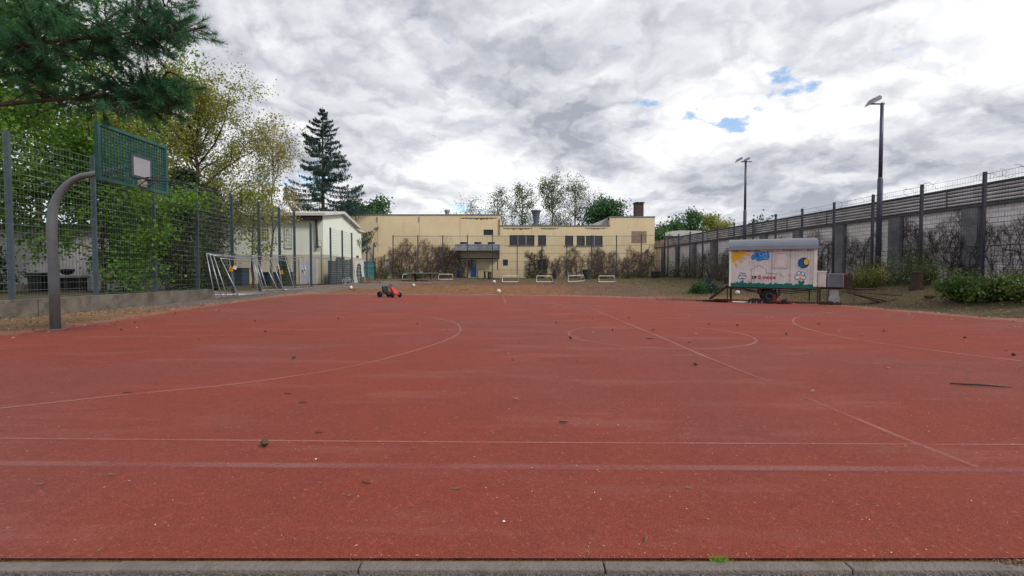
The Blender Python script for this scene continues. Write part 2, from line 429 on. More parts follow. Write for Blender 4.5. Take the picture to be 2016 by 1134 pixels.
# court sheet
cx = np.arange(-15, 15.01, .15); cy = np.concatenate([[1.93], np.arange(2.1, 28.5, .15)])
CX, CY = np.meshgrid(cx, cy)
ins = inside(CX + (vnoise(CX, CY, 2.2, 11)-.5)*.35, CY + np.where(CY > 3, (vnoise(CX, CY, 2.0, 12)-.5)*.9, 0), COURT)
idx = np.arange(CX.size).reshape(CX.shape)
qq = np.stack([idx[:-1, :-1], idx[:-1, 1:], idx[1:, 1:], idx[1:, :-1]], -1)
keep = ins[:-1, :-1] & ins[:-1, 1:] & ins[1:, 1:] & ins[1:, :-1]
keep[0] = ins[1, :-1] & ins[1, 1:] & True
qs = qq[keep]; used = np.unique(qs); remap = -np.ones(CX.size, int); remap[used] = np.arange(len(used))
VX, VY = CX.ravel()[used], CY.ravel()[used]
cm = court_mat()
court = mesh_np('sports_court', np.stack([VX, VY, gz(VX, np.maximum(VY, 2.0))+.012], -1), remap[qs], cm, smooth=True)
at_ = court.data.attributes.new('dirt', 'FLOAT', 'POINT')
dd = dist_poly(VX, VY, COURT)
at_.data.foreach_set('value', ((1-ss(0, 1.6, dd))*.75 + .42*ss(18, 27, VY)*ss(-2, 8, VX) + .25*ss(20, 27, VY)).astype(np.float32))
struct(court)
# kerb stones + path in front
km = mat('kerb_concrete', (.21, .18, .165), .92, 0, .35, 5, bump=.6, bscale=60, dirt=(.09, .075, .06), dscale=5, damt=.6)
kb = empty('kerb', (0, 0, 0)); struct(kb)
kx = -3.62
while kx < 4.5:
    MB().box(kx, 1.868, -.12, kx+.994, 1.926, .003+random.uniform(-.002, .002)).build('kerb_stone', km, kb, bevel=.006)
    kx += 1.0
pth = MB(); pth.v = [(-40, -8, -.016), (40, -8, -.016), (40, 1.867, -.016), (-40, 1.867, -.016)]; pth.f = [(0, 1, 2, 3)]
struct(pth.build('path', asphalt_mat()))

# court lines: sheets 4 mm above the court
def crom(pts, n=14):
    out = []; P = [pts[0]] + list(pts) + [pts[-1]]
    for i in range(1, len(P)-2):
        p0, p1, p2, p3 = (np.array(P[i+k]) for k in (-1, 0, 1, 2))
        for k in range(n):
            t = k/n
            out.append(.5*((2*p1)+(-p0+p2)*t+(2*p0-5*p1+4*p2-p3)*t*t+(-p0+3*p1-3*p2+p3)*t**3))
    out.append(np.array(P[-2])); return out
def line(name, pix, width, m, smooth=True, world=None, closed=False, dz=.004):
    pts = world if world is not None else [tuple(gnd(*p)[:2]) for p in pix]
    if smooth: pts = crom(pts)
    pts = [np.array(p, float) for p in pts]
    V, F = [], []
    n = len(pts)
    for i, p in enumerate(pts):
        if closed: t = pts[(i+1) % n]-pts[i-1]
        else: t = pts[min(i+1, n-1)]-pts[max(i-1, 0)]
        t = t/np.linalg.norm(t); q = np.array([-t[1], t[0]])*width/2
        for s in (-1.5, 0, 1.5):
            a = p+q*s; V.append((a[0], a[1], g(a[0], a[1])+.012+dz))
    for i in range(n if closed else n-1):
        j = (i+1) % n
        for e in (0, 1): F.append((3*i+e, 3*j+e, 3*j+e+1, 3*i+e+1))
    o = mesh_np(name, V, F, m); aa = o.data.attributes.new('mid', 'FLOAT', 'POINT')
    aa.data.foreach_set('value', np.tile([0., 1., 0.], n).astype(np.float32))
    return struct(o)
LM1 = line_mat('worn_white_paint', (.46, .23, .19), .70)
LM2 = line_mat('faded_paint', (.36, .155, .145), .68)
LM3 = line_mat('ghost_paint', (.28, .11, .10), .5)
line('court_line', [(-60, 866.5), (525, 871.5), (1000, 875), (2080, 880)], .022, LM1)
line('court_line', [(-60, 917), (1000, 924), (2080, 930)], .075, LM2, dz=.0045)
line('court_line', [(1160, 607), (1295, 663), (1345, 685), (1395, 707)], .05, LM1, smooth=False, dz=.005)
line('court_line', [(1395, 707), (1510, 753)], .05, LM2, smooth=False, dz=.005)
line('court_line', [(1570, 779), (1780, 868), (1925, 925)], .045, LM1, smooth=False, dz=.005)
line('court_line', [(1085, 583), (1160, 607)], .05, LM3, smooth=False, dz=.005)
line('court_line', [(590, 601.5), (880, 606), (1158, 610), (1500, 613.5), (1720, 619)], .06, LM1)
line('court_line', [(989.5, 579), (996, 601)], .05, LM1, smooth=False, dz=.005)
circ = [(2.77+1.68*math.cos(a), 8.98+1.68*math.sin(a)) for a in np.linspace(0, 2*PI, 97)[:-1]]
line('court_circle', None, .05, LM1, smooth=False, world=circ, closed=True, dz=.0055)
line('court_arc', [(-40, 812), (250, 780), (480, 757), (700, 722), (840, 685), (898, 662), (906, 648), (893, 636), (850, 626)], .045, LM1, dz=.0052)
line('court_arc', [(500, 684), (650, 680), (800, 671), (868, 660), (880, 651), (862, 643)], .04, LM3, dz=.0048)
line('court_arc', [(2080, 721), (1900, 700), (1750, 680), (1650, 664), (1580, 646), (1561, 634), (1578, 624), (1650, 619)], .05, LM1, dz=.0052)
line('court_arc', [(2080, 704), (1960, 688), (1850, 672), (1740, 668)], .05, LM3, dz=.0058)
line('court_arc', [(1658, 658), (1651, 653), (1670, 648), (1780, 648), (1900, 653)], .05, LM2, dz=.0056)

# ------------------------------------------------------------------ wire fences
def wire_panel(L, H, hs=.2, vs=.05, rw=.004, rh=.005, rails=(), rr=.012, hoff=.012):
    b = MB(); n = int(round(H/hs))
    for i in range(n+1):
        z = H*i/n
        for s in ((-1, 1) if hoff else (0,)): b.tube([(0, s*hoff, z), (L, s*hoff, z)], rh, 4, False)
    m = int(round(L/vs))
    for i in range(m+1):
        x = L*i/m; b.tube([(x, 0, 0), (x, 0, H)], rw, 3, False)
    for z in rails: b.tube([(0, 0, z), (L, 0, z)], rr, 4, False)
    return b
def fence(label, pts, H, zb, wm, pm, px, py, hs=.2, vs=.1, rw=.003, rh=.004, rails=(), rr=.012, ztop=None, cat='fence'):
    """pts: post positions (x,y); panel between neighbours; post size px (x) py (y)"""
    root = empty('wire_mesh_fence', (*pts[0], 0), 0, label, cat)
    cache = {}
    for i, (x, y) in enumerate(pts):
        z0 = zb[i]; h = H[i]
        MB().box(-px/2, -py/2, 0, px/2, py/2, h+.06).build('post', pm, root).location = (x-pts[0][0], y-pts[0][1], z0)
        if i < len(pts)-1:
            dx, dy = pts[i+1][0]-x, pts[i+1][1]-y; L = math.hypot(dx, dy); hh = H[i+1] if len(H) > i+1 else h
            hh = min(h, hh); key = (round(L, 2), round(hh, 2))
            if key not in cache: cache[key] = wire_panel(L, hh-.05, hs, vs, rw, rh, [r for r in rails if r < hh], rr).build('mesh_panel', wm, root); o = cache[key]
            else: o = cache[key].copy(); COL.objects.link(o); o.parent = root
            o.location = (x-pts[0][0], y-pts[0][1], z0+.03); o.rotation_euler = (0, 0, math.atan2(dy, dx))
    return root
XL = -13.3
dl = [7.5, 10.0, 12.55, 15.1, 17.6, 20.0, 22.5, 24.9, 27.1, 28.95]
zl = [(.5 if d < 20.5 else g(-13.2, d)) for d in dl]
fence('tall grey wire mesh fence on the low concrete wall at left', [(XL, d) for d in dl], [4.87-z for z in zl], zl, MT['wire'], MT['post'], .135, .06, vs=.10, rw=.0010, rh=.0029)
dl2 = [31.3, 34.7, 37.1, 39.3]
fence('lower wire mesh fence past the gate opening in front of dark slats', [(XL, d) for d in dl2[1:]], [4.45-.3]*3, [.3]*3, MT['wire'], MT['post'], .12, .06)
fence('low end of the wire fence by the teal sheet', [(XL+.05, 43.2), (XL+.05, 45.2)], [3.3]*2, [.45]*2, MT['wire'], MT['post'], .12, .06)
# gate opening frame
gt = empty('gate_frame', (XL, 31.3, 0), 0, 'open gateway frame of grey posts in front of the pale door', 'gate')
MB().box(-.06, -.05, .28, .06, .05, 4.5).build('post', MT['post'], gt)
MB().box(-.05, .05, 2.18, .05, 3.34, 2.24).build('crossbar', MT['wire'], gt)
MB().box(-.05, .05, .28, .05, 3.34, .33).build('threshold', MT['galv'], gt)
# back fence
YB = 47.6
bx = [at(774 + 48.75*i, 500, YB).x for i in range(11)] 
bx = [bx[0] + 2.495*i for i in range(11)] + [15.35]
fence('tall dark wire mesh fence in front of the beige building', [(x, YB) for x in bx], [4.27]*12, [g(x, YB) for x in bx], MT['wire_dark'], MT['post_dark'], .09, .09, vs=.25, rw=.004, rh=.009,
      rails=(.0, .82, 1.64, 2.46, 3.28, 4.2), rr=.018)
# right fence
dr = [12.4, 14.9] + [17.4+2.49*i for i in range(12)] + [47.4]
fence('tall dark wire mesh fence running along the block wall at right', [(float(fenceR(d)), d) for d in dr], [4.83-g(fenceR(d), d) for d in dr], [g(fenceR(d), d) for d in dr],
      MT['wire_dark'], MT['post_dark'], .10, .08, vs=.1, rw=.0028, rh=.004, rails=(1.4,), rr=.014)

# low concrete wall
lw = empty('low_concrete_wall', (-13.3, 8, 0), 0, 'low weathered concrete retaining wall under the left fence', 'wall')
yy = -1.0
for yy, y2 in ((-6, 4.5), (4.53, 13.08), (13.11, 20.75)):
    MB().box(-.17, yy-8, -.1, .15, y2-8, .485).build('wall_section', MT['concrete'], lw, bevel=.012)

# ------------------------------------------------------------------ beige building
def plaster(name, c, c2, stain, sc=.5):
    m = bpy.data.materials.new(name); m.use_nodes = True; t = m.node_tree; b = t.nodes['Principled BSDF']; b.inputs['Roughness'].default_value = .92
    b.inputs['Specular IOR Level'].default_value = .15
    pos = N(t, 'ShaderNodeNewGeometry').outputs['Position']
    st = N(t, 'ShaderNodeMapping'); t.links.new(pos, st.inputs[0]); st.inputs['Scale'].default_value = (1, 1, .22)
    n = NZ(t, pos, sc, 7, .6); ns = NZ(t, st.outputs[0], 1.6, 7, .65); nf = NZ(t, pos, 30, 3, .6)
    cc = MIX(t, MR(t, n, .35, .65), (*c, 1), (*c2, 1)); cc = MIX(t, MR(t, ns, .52, .72, 0, .55), cc, (*stain, 1))
    t.links.new(cc, b.inputs['Base Color'])
    bp = N(t, 'ShaderNodeBump'); bp.inputs['Strength'].default_value = .3; bp.inputs['Distance'].default_value = .02
    t.links.new(nf, bp.inputs['Height']); t.links.new(bp.outputs[0], b.inputs['Normal'])
    return m
BM = plaster('beige_render', (.66, .55, .36), (.60, .49, .31), (.42, .33, .22))
BE = mat('roof_edge_stain', (.16, .125, .09), .9, 0, .4, 1.5)
ed = mat('roof_flashing', (.20, .21, .22), .6, .3, .3, 3)
YF = 50.0
def X50(px, d=YF): return (px-1008)/FPX*d
def Z50(py, d=YF): return at(1008, py, d).z
ZG = .5
bd = empty('beige_building', (0, YF, ZG), 0, 'long flat roofed beige rendered building across the end of the yard', 'building')
def bpart(name, x0, x1, z0, z1, y0, y1, m, bev=0, par=None):
    return MB().box(x0, y0-YF, z0-ZG, x1, y1-YF, z1-ZG).build(name, m, par or bd, bevel=bev)
# openings are cut into the wall by building it from strips
openings = [  # px0,px1,py0,py1 , kind
    (1003, 1052, 463, 483, 'w3'), (1059, 1075, 463, 483, 'w1'), (1112, 1128, 464, 484, 'w1'), (1135, 1151, 464, 484, 'w1'), (1153, 1186, 464, 484, 'w2'),
    (952, 971, 452, 463, 'vent'), (1058, 1075, 511, 531, 'w1'), (990, 1000, 511, 523, 'vent'),
    (1113, 1126, 512, 546, 'wd'), (922, 938, 512, 546, 'bd'), (755, 773, 511, 546, 'wd2')]
def wall_with_holes(x0, x1, z0, z1, holes, th=.35):
    """grid of boxes merged in one mesh: cells that are not openings"""
    xs_ = sorted(set([x0, x1] + [h[0] for h in holes] + [h[1] for h in holes])); zs_ = sorted(set([z0, z1] + [h[2] for h in holes] + [h[3] for h in holes]))
    V = {}; vl = []; F = []
    def vid(i, k, s):
        key = (i, k, s)
        if key not in V: V[key] = len(vl); vl.append((xs_[i], th*s, zs_[k]-ZG))
        return V[key]
    solid = lambda i, k: 0 <= i < len(xs_)-1 and 0 <= k < len(zs_)-1 and not any(h[0] <= (xs_[i]+xs_[i+1])/2 <= h[1] and h[2] <= (zs_[k]+zs_[k+1])/2 <= h[3] for h in holes)
    for i in range(len(xs_)-1):
        for k in range(len(zs_)-1):
            if not solid(i, k): continue
            F.append((vid(i, k, 0), vid(i+1, k, 0), vid(i+1, k+1, 0), vid(i, k+1, 0)))
            if not solid(i-1, k): F.append((vid(i, k, 0), vid(i, k+1, 0), vid(i, k+1, 1), vid(i, k, 1)))
            if not solid(i+1, k): F.append((vid(i+1, k, 0), vid(i+1, k, 1), vid(i+1, k+1, 1), vid(i+1, k+1, 0)))
            if not solid(i, k-1): F.append((vid(i, k, 0), vid(i, k, 1), vid(i+1, k, 1), vid(i+1, k, 0)))
            if not solid(i, k+1): F.append((vid(i, k+1, 0), vid(i+1, k+1, 0), vid(i+1, k+1, 1), vid(i, k+1, 1)))
    b = MB(); b.v = vl; b.f = F; return b
segs = [(-17.2, X50(986), Z50(423.5)), (X50(986), X50(1200), Z50(445)), (X50(1200), X50(1288), Z50(427.5))]
frm = mat('dark_window_frame', (.07, .05, .05), .6, 0, .2, 6)
lt = mat('grey_mullion', (.28, .30, .33), .6, 0, .2, 6)
bdr = mat('blue_door_paint', (.012, .13, .42), .5, 0, .2, 3)
wdm = mat('pale_door_paint', (.60, .56, .50), .7, 0, .25, 3)
for si, (x0, x1, zt) in enumerate(segs):
    hs = []
    for (a, b_, c, d_, k) in openings:
        xa, xb = X50(a), X50(b_)
        if xa >= x0 and xb <= x1: hs.append((xa, xb, max(Z50(d_), ZG-.2), Z50(c)))
    wob = wall_with_holes(x0, x1, ZG-.4, zt, hs).build('wall', BM, bd)
    bpart('wall', x0, x1, ZG-.4, zt-.25, 50.36, 62, BM)
    bpart('roof_edge', x0-.04, x1+.04, zt, zt+.09, 49.93, 62, ed)
for (a, b_, c, d_, k) in openings:
    x0, x1, z0, z1 = X50(a), X50(b_), max(Z50(d_), ZG-.1), Z50(c)
    if k[0] == 'w' and k[1] in '123':
        o = MB()
        t = .07
        o.box(x0, .06, z0-ZG, x1, .16, z0+t-ZG); o.box(x0, .06, z1-t-ZG, x1, .16, z1-ZG); o.box(x0, .06, z0+t-ZG, x0+t, .16, z1-t-ZG); o.box(x1-t, .06, z0+t-ZG, x1, .16, z1-t-ZG)
        wn = o.build('window', frm, bd)
        n = int(k[1])
        for q in range(1, n):
            xm = x0+(x1-x0)*q/n; MB().box(xm-.05, .05, z0+t-ZG, xm+.05, .17, z1-t-ZG).build('mullion', lt, wn)
        MB().box(x0+t, .12, z0+t-ZG, x1-t, .13, z1-t-ZG).build('pane', MT['glass'], wn)
    elif k == 'vent':
        o = MB(); o.box(x0, .18, z0-ZG, x1, .3, z1-ZG)
        nsl = max(3, int((z1-z0)/.09))
        for q in range(nsl):
            zz = z0+(z1-z0)*q/nsl-ZG; o.box(x0+.02, .08, zz, x1-.02, .15, zz+.05)
        o.build('vent', mat('vent_grey', (.07, .08, .10), .6, .2, .2, 4), bd)
    elif k == 'bd':
        dr_ = MB(); zm = Z50(525.5)
        dr_.box(x0+.25, .1, z0-ZG, x1, .16, zm-ZG); dr_.box(x0+.25, .08, zm-ZG-.06, x1, .19, zm-ZG)
        dr_.box(x0+.25, .085, z0-ZG+.9*(zm-z0)-.12, x1, .098, z0-ZG+.9*(zm-z0)-.06)
        db = dr_.build('door', bdr, bd)
        MB().box(x0, .22, zm-ZG, x1, .3, z1-ZG).build('pane', MT['glass'], db)
        br_ = MB()
        for q in range(5): br_.box(x0+.08+q*(x1-x0-.16)/4-.02, .12, zm-ZG, x0+.08+q*(x1-x0-.16)/4+.02, .16, z1-ZG)
        br_.build('window_bars', MT['galv'], db)
        MB().box(x0, .06, z0-ZG, x0+.24, .2, zm-ZG).build('door_jamb', wdm, db)
    else:
        dr_ = MB(); dr_.box(x0+.04, .12, z0-ZG, x1-.04, .18, z1-ZG-.05); dr_.box(x0, .08, z1-ZG-.05, x1, .2, z1-ZG)
        db = dr_.build('door', wdm, bd)
        MB().box(x1-.18, .08, z0-ZG+1.0, x1-.12, .12, z0-ZG+1.15).build('handle', MT['black'], db)
# boarded opening on the right
MB().box(X50(1243), -.03, Z50(478)-ZG, X50(1272), -.002, Z50(455)-ZG).build('boarded_window', mat('brown_board', (.30, .22, .16), .85, 0, .3, 2), bd)
# dark stains below the parapets
def stain(x0, x1, zt, h, seed):
    r = random.Random(seed); n = 40; top = [(x0+(x1-x0)*i/n, zt) for i in range(n+1)]
    bot = [(x0+(x1-x0)*i/n, zt-h*(.35+.65*r.random())*math.sin(PI*min(max(i/n, .04), .96))**.4) for i in range(n, -1, -1)]
    b = MB(); b.prism(top+bot, (0, 0, -ZG), (1, 0, 0), (0, 0, 1), (0, -1, 0), .004)
    return b.xf(Matrix.Translation((0, -.003, 0))).build('water_stain', BE, bd)
stain(X50(906), X50(979), Z50(428.5), .28, 1); stain(X50(990), X50(1048), Z50(449), .22, 2); stain(X50(1062), X50(1100), Z50(449), .18, 3); stain(X50(1150), X50(1196), Z50(449), .15, 4)
for px in (744, 826): MB().tube([(X50(px), -.04, 6.6-ZG), (X50(px), -.04, 7.1-ZG)], .05, 6).build('overflow_pipe', ed, bd)
MB().tube([(X50(983.5), -.08, Z50(431)-ZG), (X50(983.5), -.08, Z50(462)-ZG)], .05, 8).build('downpipe', ed, bd)
for px in (744, 826, 906, 1047): 
    MB().box(X50(px)-.012, -.004, 3.4-ZG if px < 1000 else 5.2-ZG, X50(px)+.012, -.001, Z50(431 if px < 1000 else 449)-ZG).build('wall_joint', BE, bd)
for (a, b_, c, d_, k) in openings:
    if k in ('w1', 'w2', 'w3'): MB().box(X50(a)-.06, -.07, Z50(d_)-ZG-.06, X50(b_)+.06, .05, Z50(d_)-ZG).build('window_sill', lt, bd)
# sloping grey roof wedge and roof things
wd = MB(); wd.prism([(X50(1158), 0), (X50(1199.5), 0), (X50(1199.5), Z50(429)-Z50(445))], (0, .9, Z50(445)+.09-ZG), (1, 0, 0), (0, 0, 1), (0, 1, 0), 8)
wd.build('roof', mat('grey_roof_sheet', (.40, .42, .43), .6, .2, .2, 1), bd)
cb = MB(); cb.box(X50(1250, 52), 2, 0, X50(1266, 52), 2.9, Z50(400, 52)-ZG); cb.box(X50(1248.5, 52), 1.9, Z50(400, 52)-ZG, X50(1267.5, 52), 3.0, Z50(398, 52)-ZG)
for q in (0, 1): cb.box(X50(1254+q*7, 52), 2.2, Z50(398, 52)-ZG, X50(1257+q*7, 52), 2.6, Z50(396.5, 52)-ZG)
cb.build('chimney', mat('brown_brick_chimney', (.09, .06, .055), .9, 0, .4, 5, bump=.3, bscale=20), bd)
vb = MB(); vb.lathe([(.22, 0), (.22, .25), (.30, .25), (.30, .48), (.1, .5)], (X50(881, 51), 1, Z50(423, 51)-ZG+.05), 12)
vb.build('roof_vent', MT['grey'], bd)
fb = MB(); dd_ = 58; zc = Z50(445, dd_)
fb.lathe([(.32, -1.0), (.32, .5), (.42, 1.2), (.55, 1.75), (.66, 1.75), (.66, 1.9), (.5, 1.92)], (X50(1055, dd_), 8, zc-ZG), 14)
fb.build('roof_funnel', mat('dark_sheet_metal', (.13, .14, .17), .5, .4, .2, 3), bd)
# cooling unit on brackets: its own thing hanging on the wall
cu = empty('cooling_unit', (X50(940, 49), 49.1, Z50(487, 49)), 0, 'grey rooftop style cooling unit with three fans mounted over the blue door', 'cooling unit')
ux0, ux1 = X50(896, 48.6)-cu.location.x, X50(984, 48.6)-cu.location.x; zc = cu.location.z
cub = MB(); zt_, zb_ = Z50(480.5, 48.6)-zc, Z50(493.5, 48.6)-zc
cub.box(ux0, -.5, zb_, ux1, .88, zt_)
for q in range(4): cub.box(ux0+2.2, -.525, zb_+.1+q*.15, ux1-.05, -.502, zb_+.13+q*.15)
cub.build('casing', mat('cooling_casing', (.36, .39, .43), .5, .3, .3, 1.5, dirt=(.14, .13, .13)), cu, bevel=.02)
for q in range(3):
    fx = X50((912, 940, 967)[q], 48.6)-cu.location.x
    MB().lathe([(.36, 0), (.36, .14), (.40, .16), (.40, .22), (.34, .22)], (fx, .2, zt_), 18).build('fan', MT['slat'], cu)
for s in (ux0+.05, ux1-.2):
    b = MB(); b.prism([(-.5, zb_), (.85, zb_), (.85, zb_-.75), (.6, zb_-.75)], (s, 0, 0), (0, 1, 0), (0, 0, 1), (1, 0, 0), .15); b.build('bracket', MT['grey'], cu)
MB().box(ux0+.1, .2, zb_-.85, ux1-.2, .32, zb_-.72).build('beam', MT['slat'], cu)
MB().tube([(ux1-.25, .26, zb_-.85), (ux1-.25, .26, zb_-2.0)], .05, 8).build('pipe', MT['slat'], cu)
MB().tube([(ux0+.3, .26, zb_-.85), (ux0+.3, .26, -cu.location.z+ZG)], .05, 8).build('pipe', MT['slat'], cu)
cr = MB()
crx = .6
cr.tube([(X50(941), 49.5, 1.6), (X50(955), 49.5, 1.6), (X50(957), 49.5, .6)], .035, 6); cr.tube([(X50(941), 49.5, 1.6), (X50(941), 49.5, .6)], .035, 6)
tag(cr.build('handrail', MT['post_dark']), 'dark pipe handrail beside the blue door', 'handrail')

# ------------------------------------------------------------------ white house on the left
YH = 37.6; XH = -15.0
HW = plaster('pale_green_render', (.70, .74, .66), (.66, .70, .62), (.52, .55, .48), .3)
HL = plaster('cream_base_render', (.50, .46, .36), (.46, .42, .33), (.34, .31, .25), .3)
ho = empty('white_house', (XH, YH, .3), 0, 'pale rendered clubhouse with shallow gable roof behind the left fence', 'building')
def hp(name, b, m, par=None, bev=0): return b.build(name, m, par or ho, bevel=bev)
zH = lambda py, d=YH: Z50(py, d)-.3
L0 = -17.0
gp = [(0, 0), (0, zH(424)), (4.0, zH(421, 41.6)-.05), (8.0, zH(447, 45.6)-.05), (9.6, zH(455, 47.2)), (9.6, 0)]
zsplit = zH(496)
# gable end + body as prism along x
b = MB(); b.prism([(0, 0), (0, zsplit), (9.6, zsplit), (9.6, 0)], (L0, 0, -.2), (0, 1, 0), (0, 0, 1), (1, 0, 0), -L0+.05); hp('base_wall', b, HL)
b = MB(); b.prism([(.04, zsplit-.2), (.04, gp[1][1]), gp[2], gp[3], (9.56, gp[4][1]), (9.56, zsplit-.2)], (L0, 0, 0), (0, 1, 0), (0, 0, 1), (1, 0, 0), -L0); hp('wall', b, HW)
rm = mat('roof_fascia', (.62, .60, .57), .7, 0, .2, 2); rd = mat('dark_eave', (.025, .025, .03), .8, 0, .2, 2)
b = MB(); rp = [(-.5, gp[1][1]-.06), (4.0, gp[2][1]+.04), (8.3, gp[3][1]-.1), (8.3, gp[3][1]+.1), (4.0, gp[2][1]+.26), (-.5, gp[1][1]+.16)]
b.prism(rp, (L0, 0, 0), (0, 1, 0), (0, 0, 1), (1, 0, 0), -L0+.35); roof = hp('roof', b, rm)
b = MB(); b.box(L0, -.42, gp[1][1]-.36, -.03, -.02, gp[1][1]-.07); b.build('eave', rd, roof)
b = MB(); b.prism([(8.3, gp[3][1]-.3), (9.9, gp[4][1]-.12), (9.9, gp[4][1]+.02), (8.3, gp[3][1]-.16)], (L0, 0, 0), (0, 1, 0), (0, 0, 1), (1, 0, 0), -L0+.2); b.build('lower_roof', rm, roof)
hx = lambda px, d=YH: (px-1008)/FPX*d - XH
def hwin(p0, p1, q0, q1, nx_, nz_, fm, gm):
    x0, x1, z0, z1 = hx(p0), hx(p1), zH(q1), zH(q0)
    MBf = MB(); 
    for i in range(nx_+1): xx = x0+(x1-x0)*i/nx_; MBf.box(xx-.025, -.05, z0, xx+.025, .0, z1)
    for i in range(nz_+1): zz = z0+(z1-z0)*i/nz_; MBf.box(x0, -.045, zz-.025, x1, -.005, zz+.025)
    f = MBf.build('window', fm, ho); b = MB(); b.box(x0, -.02, z0, x1, .1, z1); b.build('pane', gm, f)
hwin(513, 531, 440, 471, 4, 6, rm, mat('house_glass', (.04, .03, .05), .2, 0, .3, 2))
hwin(563, 577, 440, 488, 3, 7, mat('pale_mullion', (.62, .66, .58), .7), mat('pale_blind', (.55, .60, .54), .6, 0, .2, 3))
hwin(438, 452, 444, 470, 2, 3, rm, MT['glass'])
b = MB(); x0, x1 = hx(593), hx(623); b.box(x0, -.06, -.1, x1, .1, zH(509)); 
dr_ = b.build('door', mat('pale_grey_door', (.47, .49, .53), .5, 0, .12, 2), ho)
MB().box(x0-.08, -.08, -.1, x0, .1, zH(508)).build('frame', rm, dr_); MB().box(x1, -.08, -.1, x1+.08, .1, zH(508)).build('frame', rm, dr_)
MB().box(x0+.15, -.12, zH(534), x0+.3, -.06, zH(531)).build('handle', MT['black'], dr_)
b = MB(); b.tube([(hx(625), -.12, zH(428)), (hx(627), -.12, zH(489))], .09, 8); b.build('downpipe', MT['slat'], ho)
for k in range(2):
    b = MB(); x0 = hx(534+k*-28); b.box(x0, .6, gp[1][1]+.1, x0+.75, 1.2, gp[1][1]+.55); b.box(x0+.05, .57, gp[1][1]+.15, x0+.7, .6, gp[1][1]+.5); b.build('roof_fan_box', MT['grey'], ho, bevel=.02)
b = MB(); b.box(.052, 7.9, zH(507, 45.5), .07, 8.5, zH(503, 45.5)); b.build('vent', MT['slat'], ho)

# ------------------------------------------------------------------ block wall with cladding at right
def blockmat():
    m = bpy.data.materials.new('grey_block_wall'); m.use_nodes = True; t = m.node_tree; b = t.nodes['Principled BSDF']; b.inputs['Roughness'].default_value = .93
    tcx = N(t, 'ShaderNodeTexCoord').outputs['Object']
    mp = N(t, 'ShaderNodeMapping'); t.links.new(tcx, mp.inputs[0]); mp.inputs['Rotation'].default_value = (R(90), 0, 0)
    mp2 = N(t, 'ShaderNodeMapping'); t.links.new(tcx, mp2.inputs[0])
    sp = N(t, 'ShaderNodeSeparateXYZ'); t.links.new(tcx, sp.inputs[0]); cb_ = N(t, 'ShaderNodeCombineXYZ'); t.links.new(sp.outputs[0], cb_.inputs[0]); t.links.new(sp.outputs[2], cb_.inputs[1])
    br = N(t, 'ShaderNodeTexBrick'); t.links.new(cb_.outputs[0], br.inputs['Vector'])
    br.inputs['Scale'].default_value = 1; br.inputs['Brick Width'].default_value = .5; br.inputs['Row Height'].default_value = .19; br.inputs['Mortar Size'].default_value = .012; br.inputs['Mortar Smooth'].default_value = .3
    br.inputs['Color1'].default_value = (.80, .77, .80, 1); br.inputs['Color2'].default_value = (.74, .71, .73, 1); br.inputs['Mortar'].default_value = (.30, .27, .29, 1)
    st = N(t, 'ShaderNodeMapping'); t.links.new(tcx, st.inputs[0]); st.inputs['Scale'].default_value = (1, 1, .3)
    c = MIX(t, MR(t, NZ(t, st.outputs[0], 1.1, 8, .65), .45, .66, 0, .55), br.outputs[0], (.58, .55, .54, 1))
    c = MIX(t, MR(t, NZ(t, tcx, .5, 6, .6), .5, .7, 0, .4), c, (.50, .50, .43, 1))
    t.links.new(c, b.inputs['Base Color'])
    bp = N(t, 'ShaderNodeBump'); bp.inputs['Strength'].default_value = .5; bp.inputs['Distance'].default_value = .02; t.links.new(br.outputs['Fac'], bp.inputs['Height']); bp.invert = True
    t.links.new(bp.outputs[0], b.inputs['Normal'])
    return m
wallX = lambda d: 21.1 - .0889*d
p0 = Vector((wallX(9.0), 9.0, 0)); p1 = Vector((wallX(54.5), 54.5, 0)); WL = (p1-p0).length; wang = math.atan2(p1.y-p0.y, p1.x-p0.x)
bw = empty('block_wall', tuple(p0), wang, 'tall pale concrete block wall with dark pillars and slatted top along the right', 'wall')
MB().box(0, -.3, -.2, WL, -.0, 3.93).build('wall', blockmat(), bw)   # local -y is away from the yard
pil = mat('dark_concrete_pillar', (.20, .205, .23), .9, 0, .45, 1.3, bump=.3, dirt=(.09, .09, .095))
clm = mat('cladding_grey', (.70, .68, .70), .75, 0, .3, 1.5, dirt=(.30, .29, .29), dscale=1.0)
cld = mat('cladding_shadow_board', (.10, .11, .11), .9, 0, .3, 2)
sgn = 1
for k in range(-2, 11):
    d = 19.87 + 3.5*k
    if d < 9.5 or d > 54: continue
    s = (d-9)*WL/45.5
    MB().box(s-.32, .0, -.2, s+.32, .22, 3.9).build('pillar', pil, bw)
MB().box(0, .0, 3.93, WL, .16, 4.02).build('ledge', cld, bw)
MB().box(0, -.1, 4.02, WL, .02, 4.78).build('backing_board', cld, bw)
for q in range(5):
    z = 4.05 + q*.15; sb = MB()
    sb.prism([(.03, z), (.15, z+.02), (.17, z+.06), (.09, z+.115), (.03, z+.12)], (0, 0, 0), (0, 1, 0), (0, 0, 1), (1, 0, 0), WL); sb.build('slat', clm, bw)
MB().box(0, -.12, 4.79, WL, .2, 4.85).build('capping', cld, bw)
for k in range(0, 14):
    s = 1.4+3.5*k
    if s < WL: MB().box(s-.025, .172, 4.03, s+.025, .19, 4.78).build('slat_joint', cld, bw)
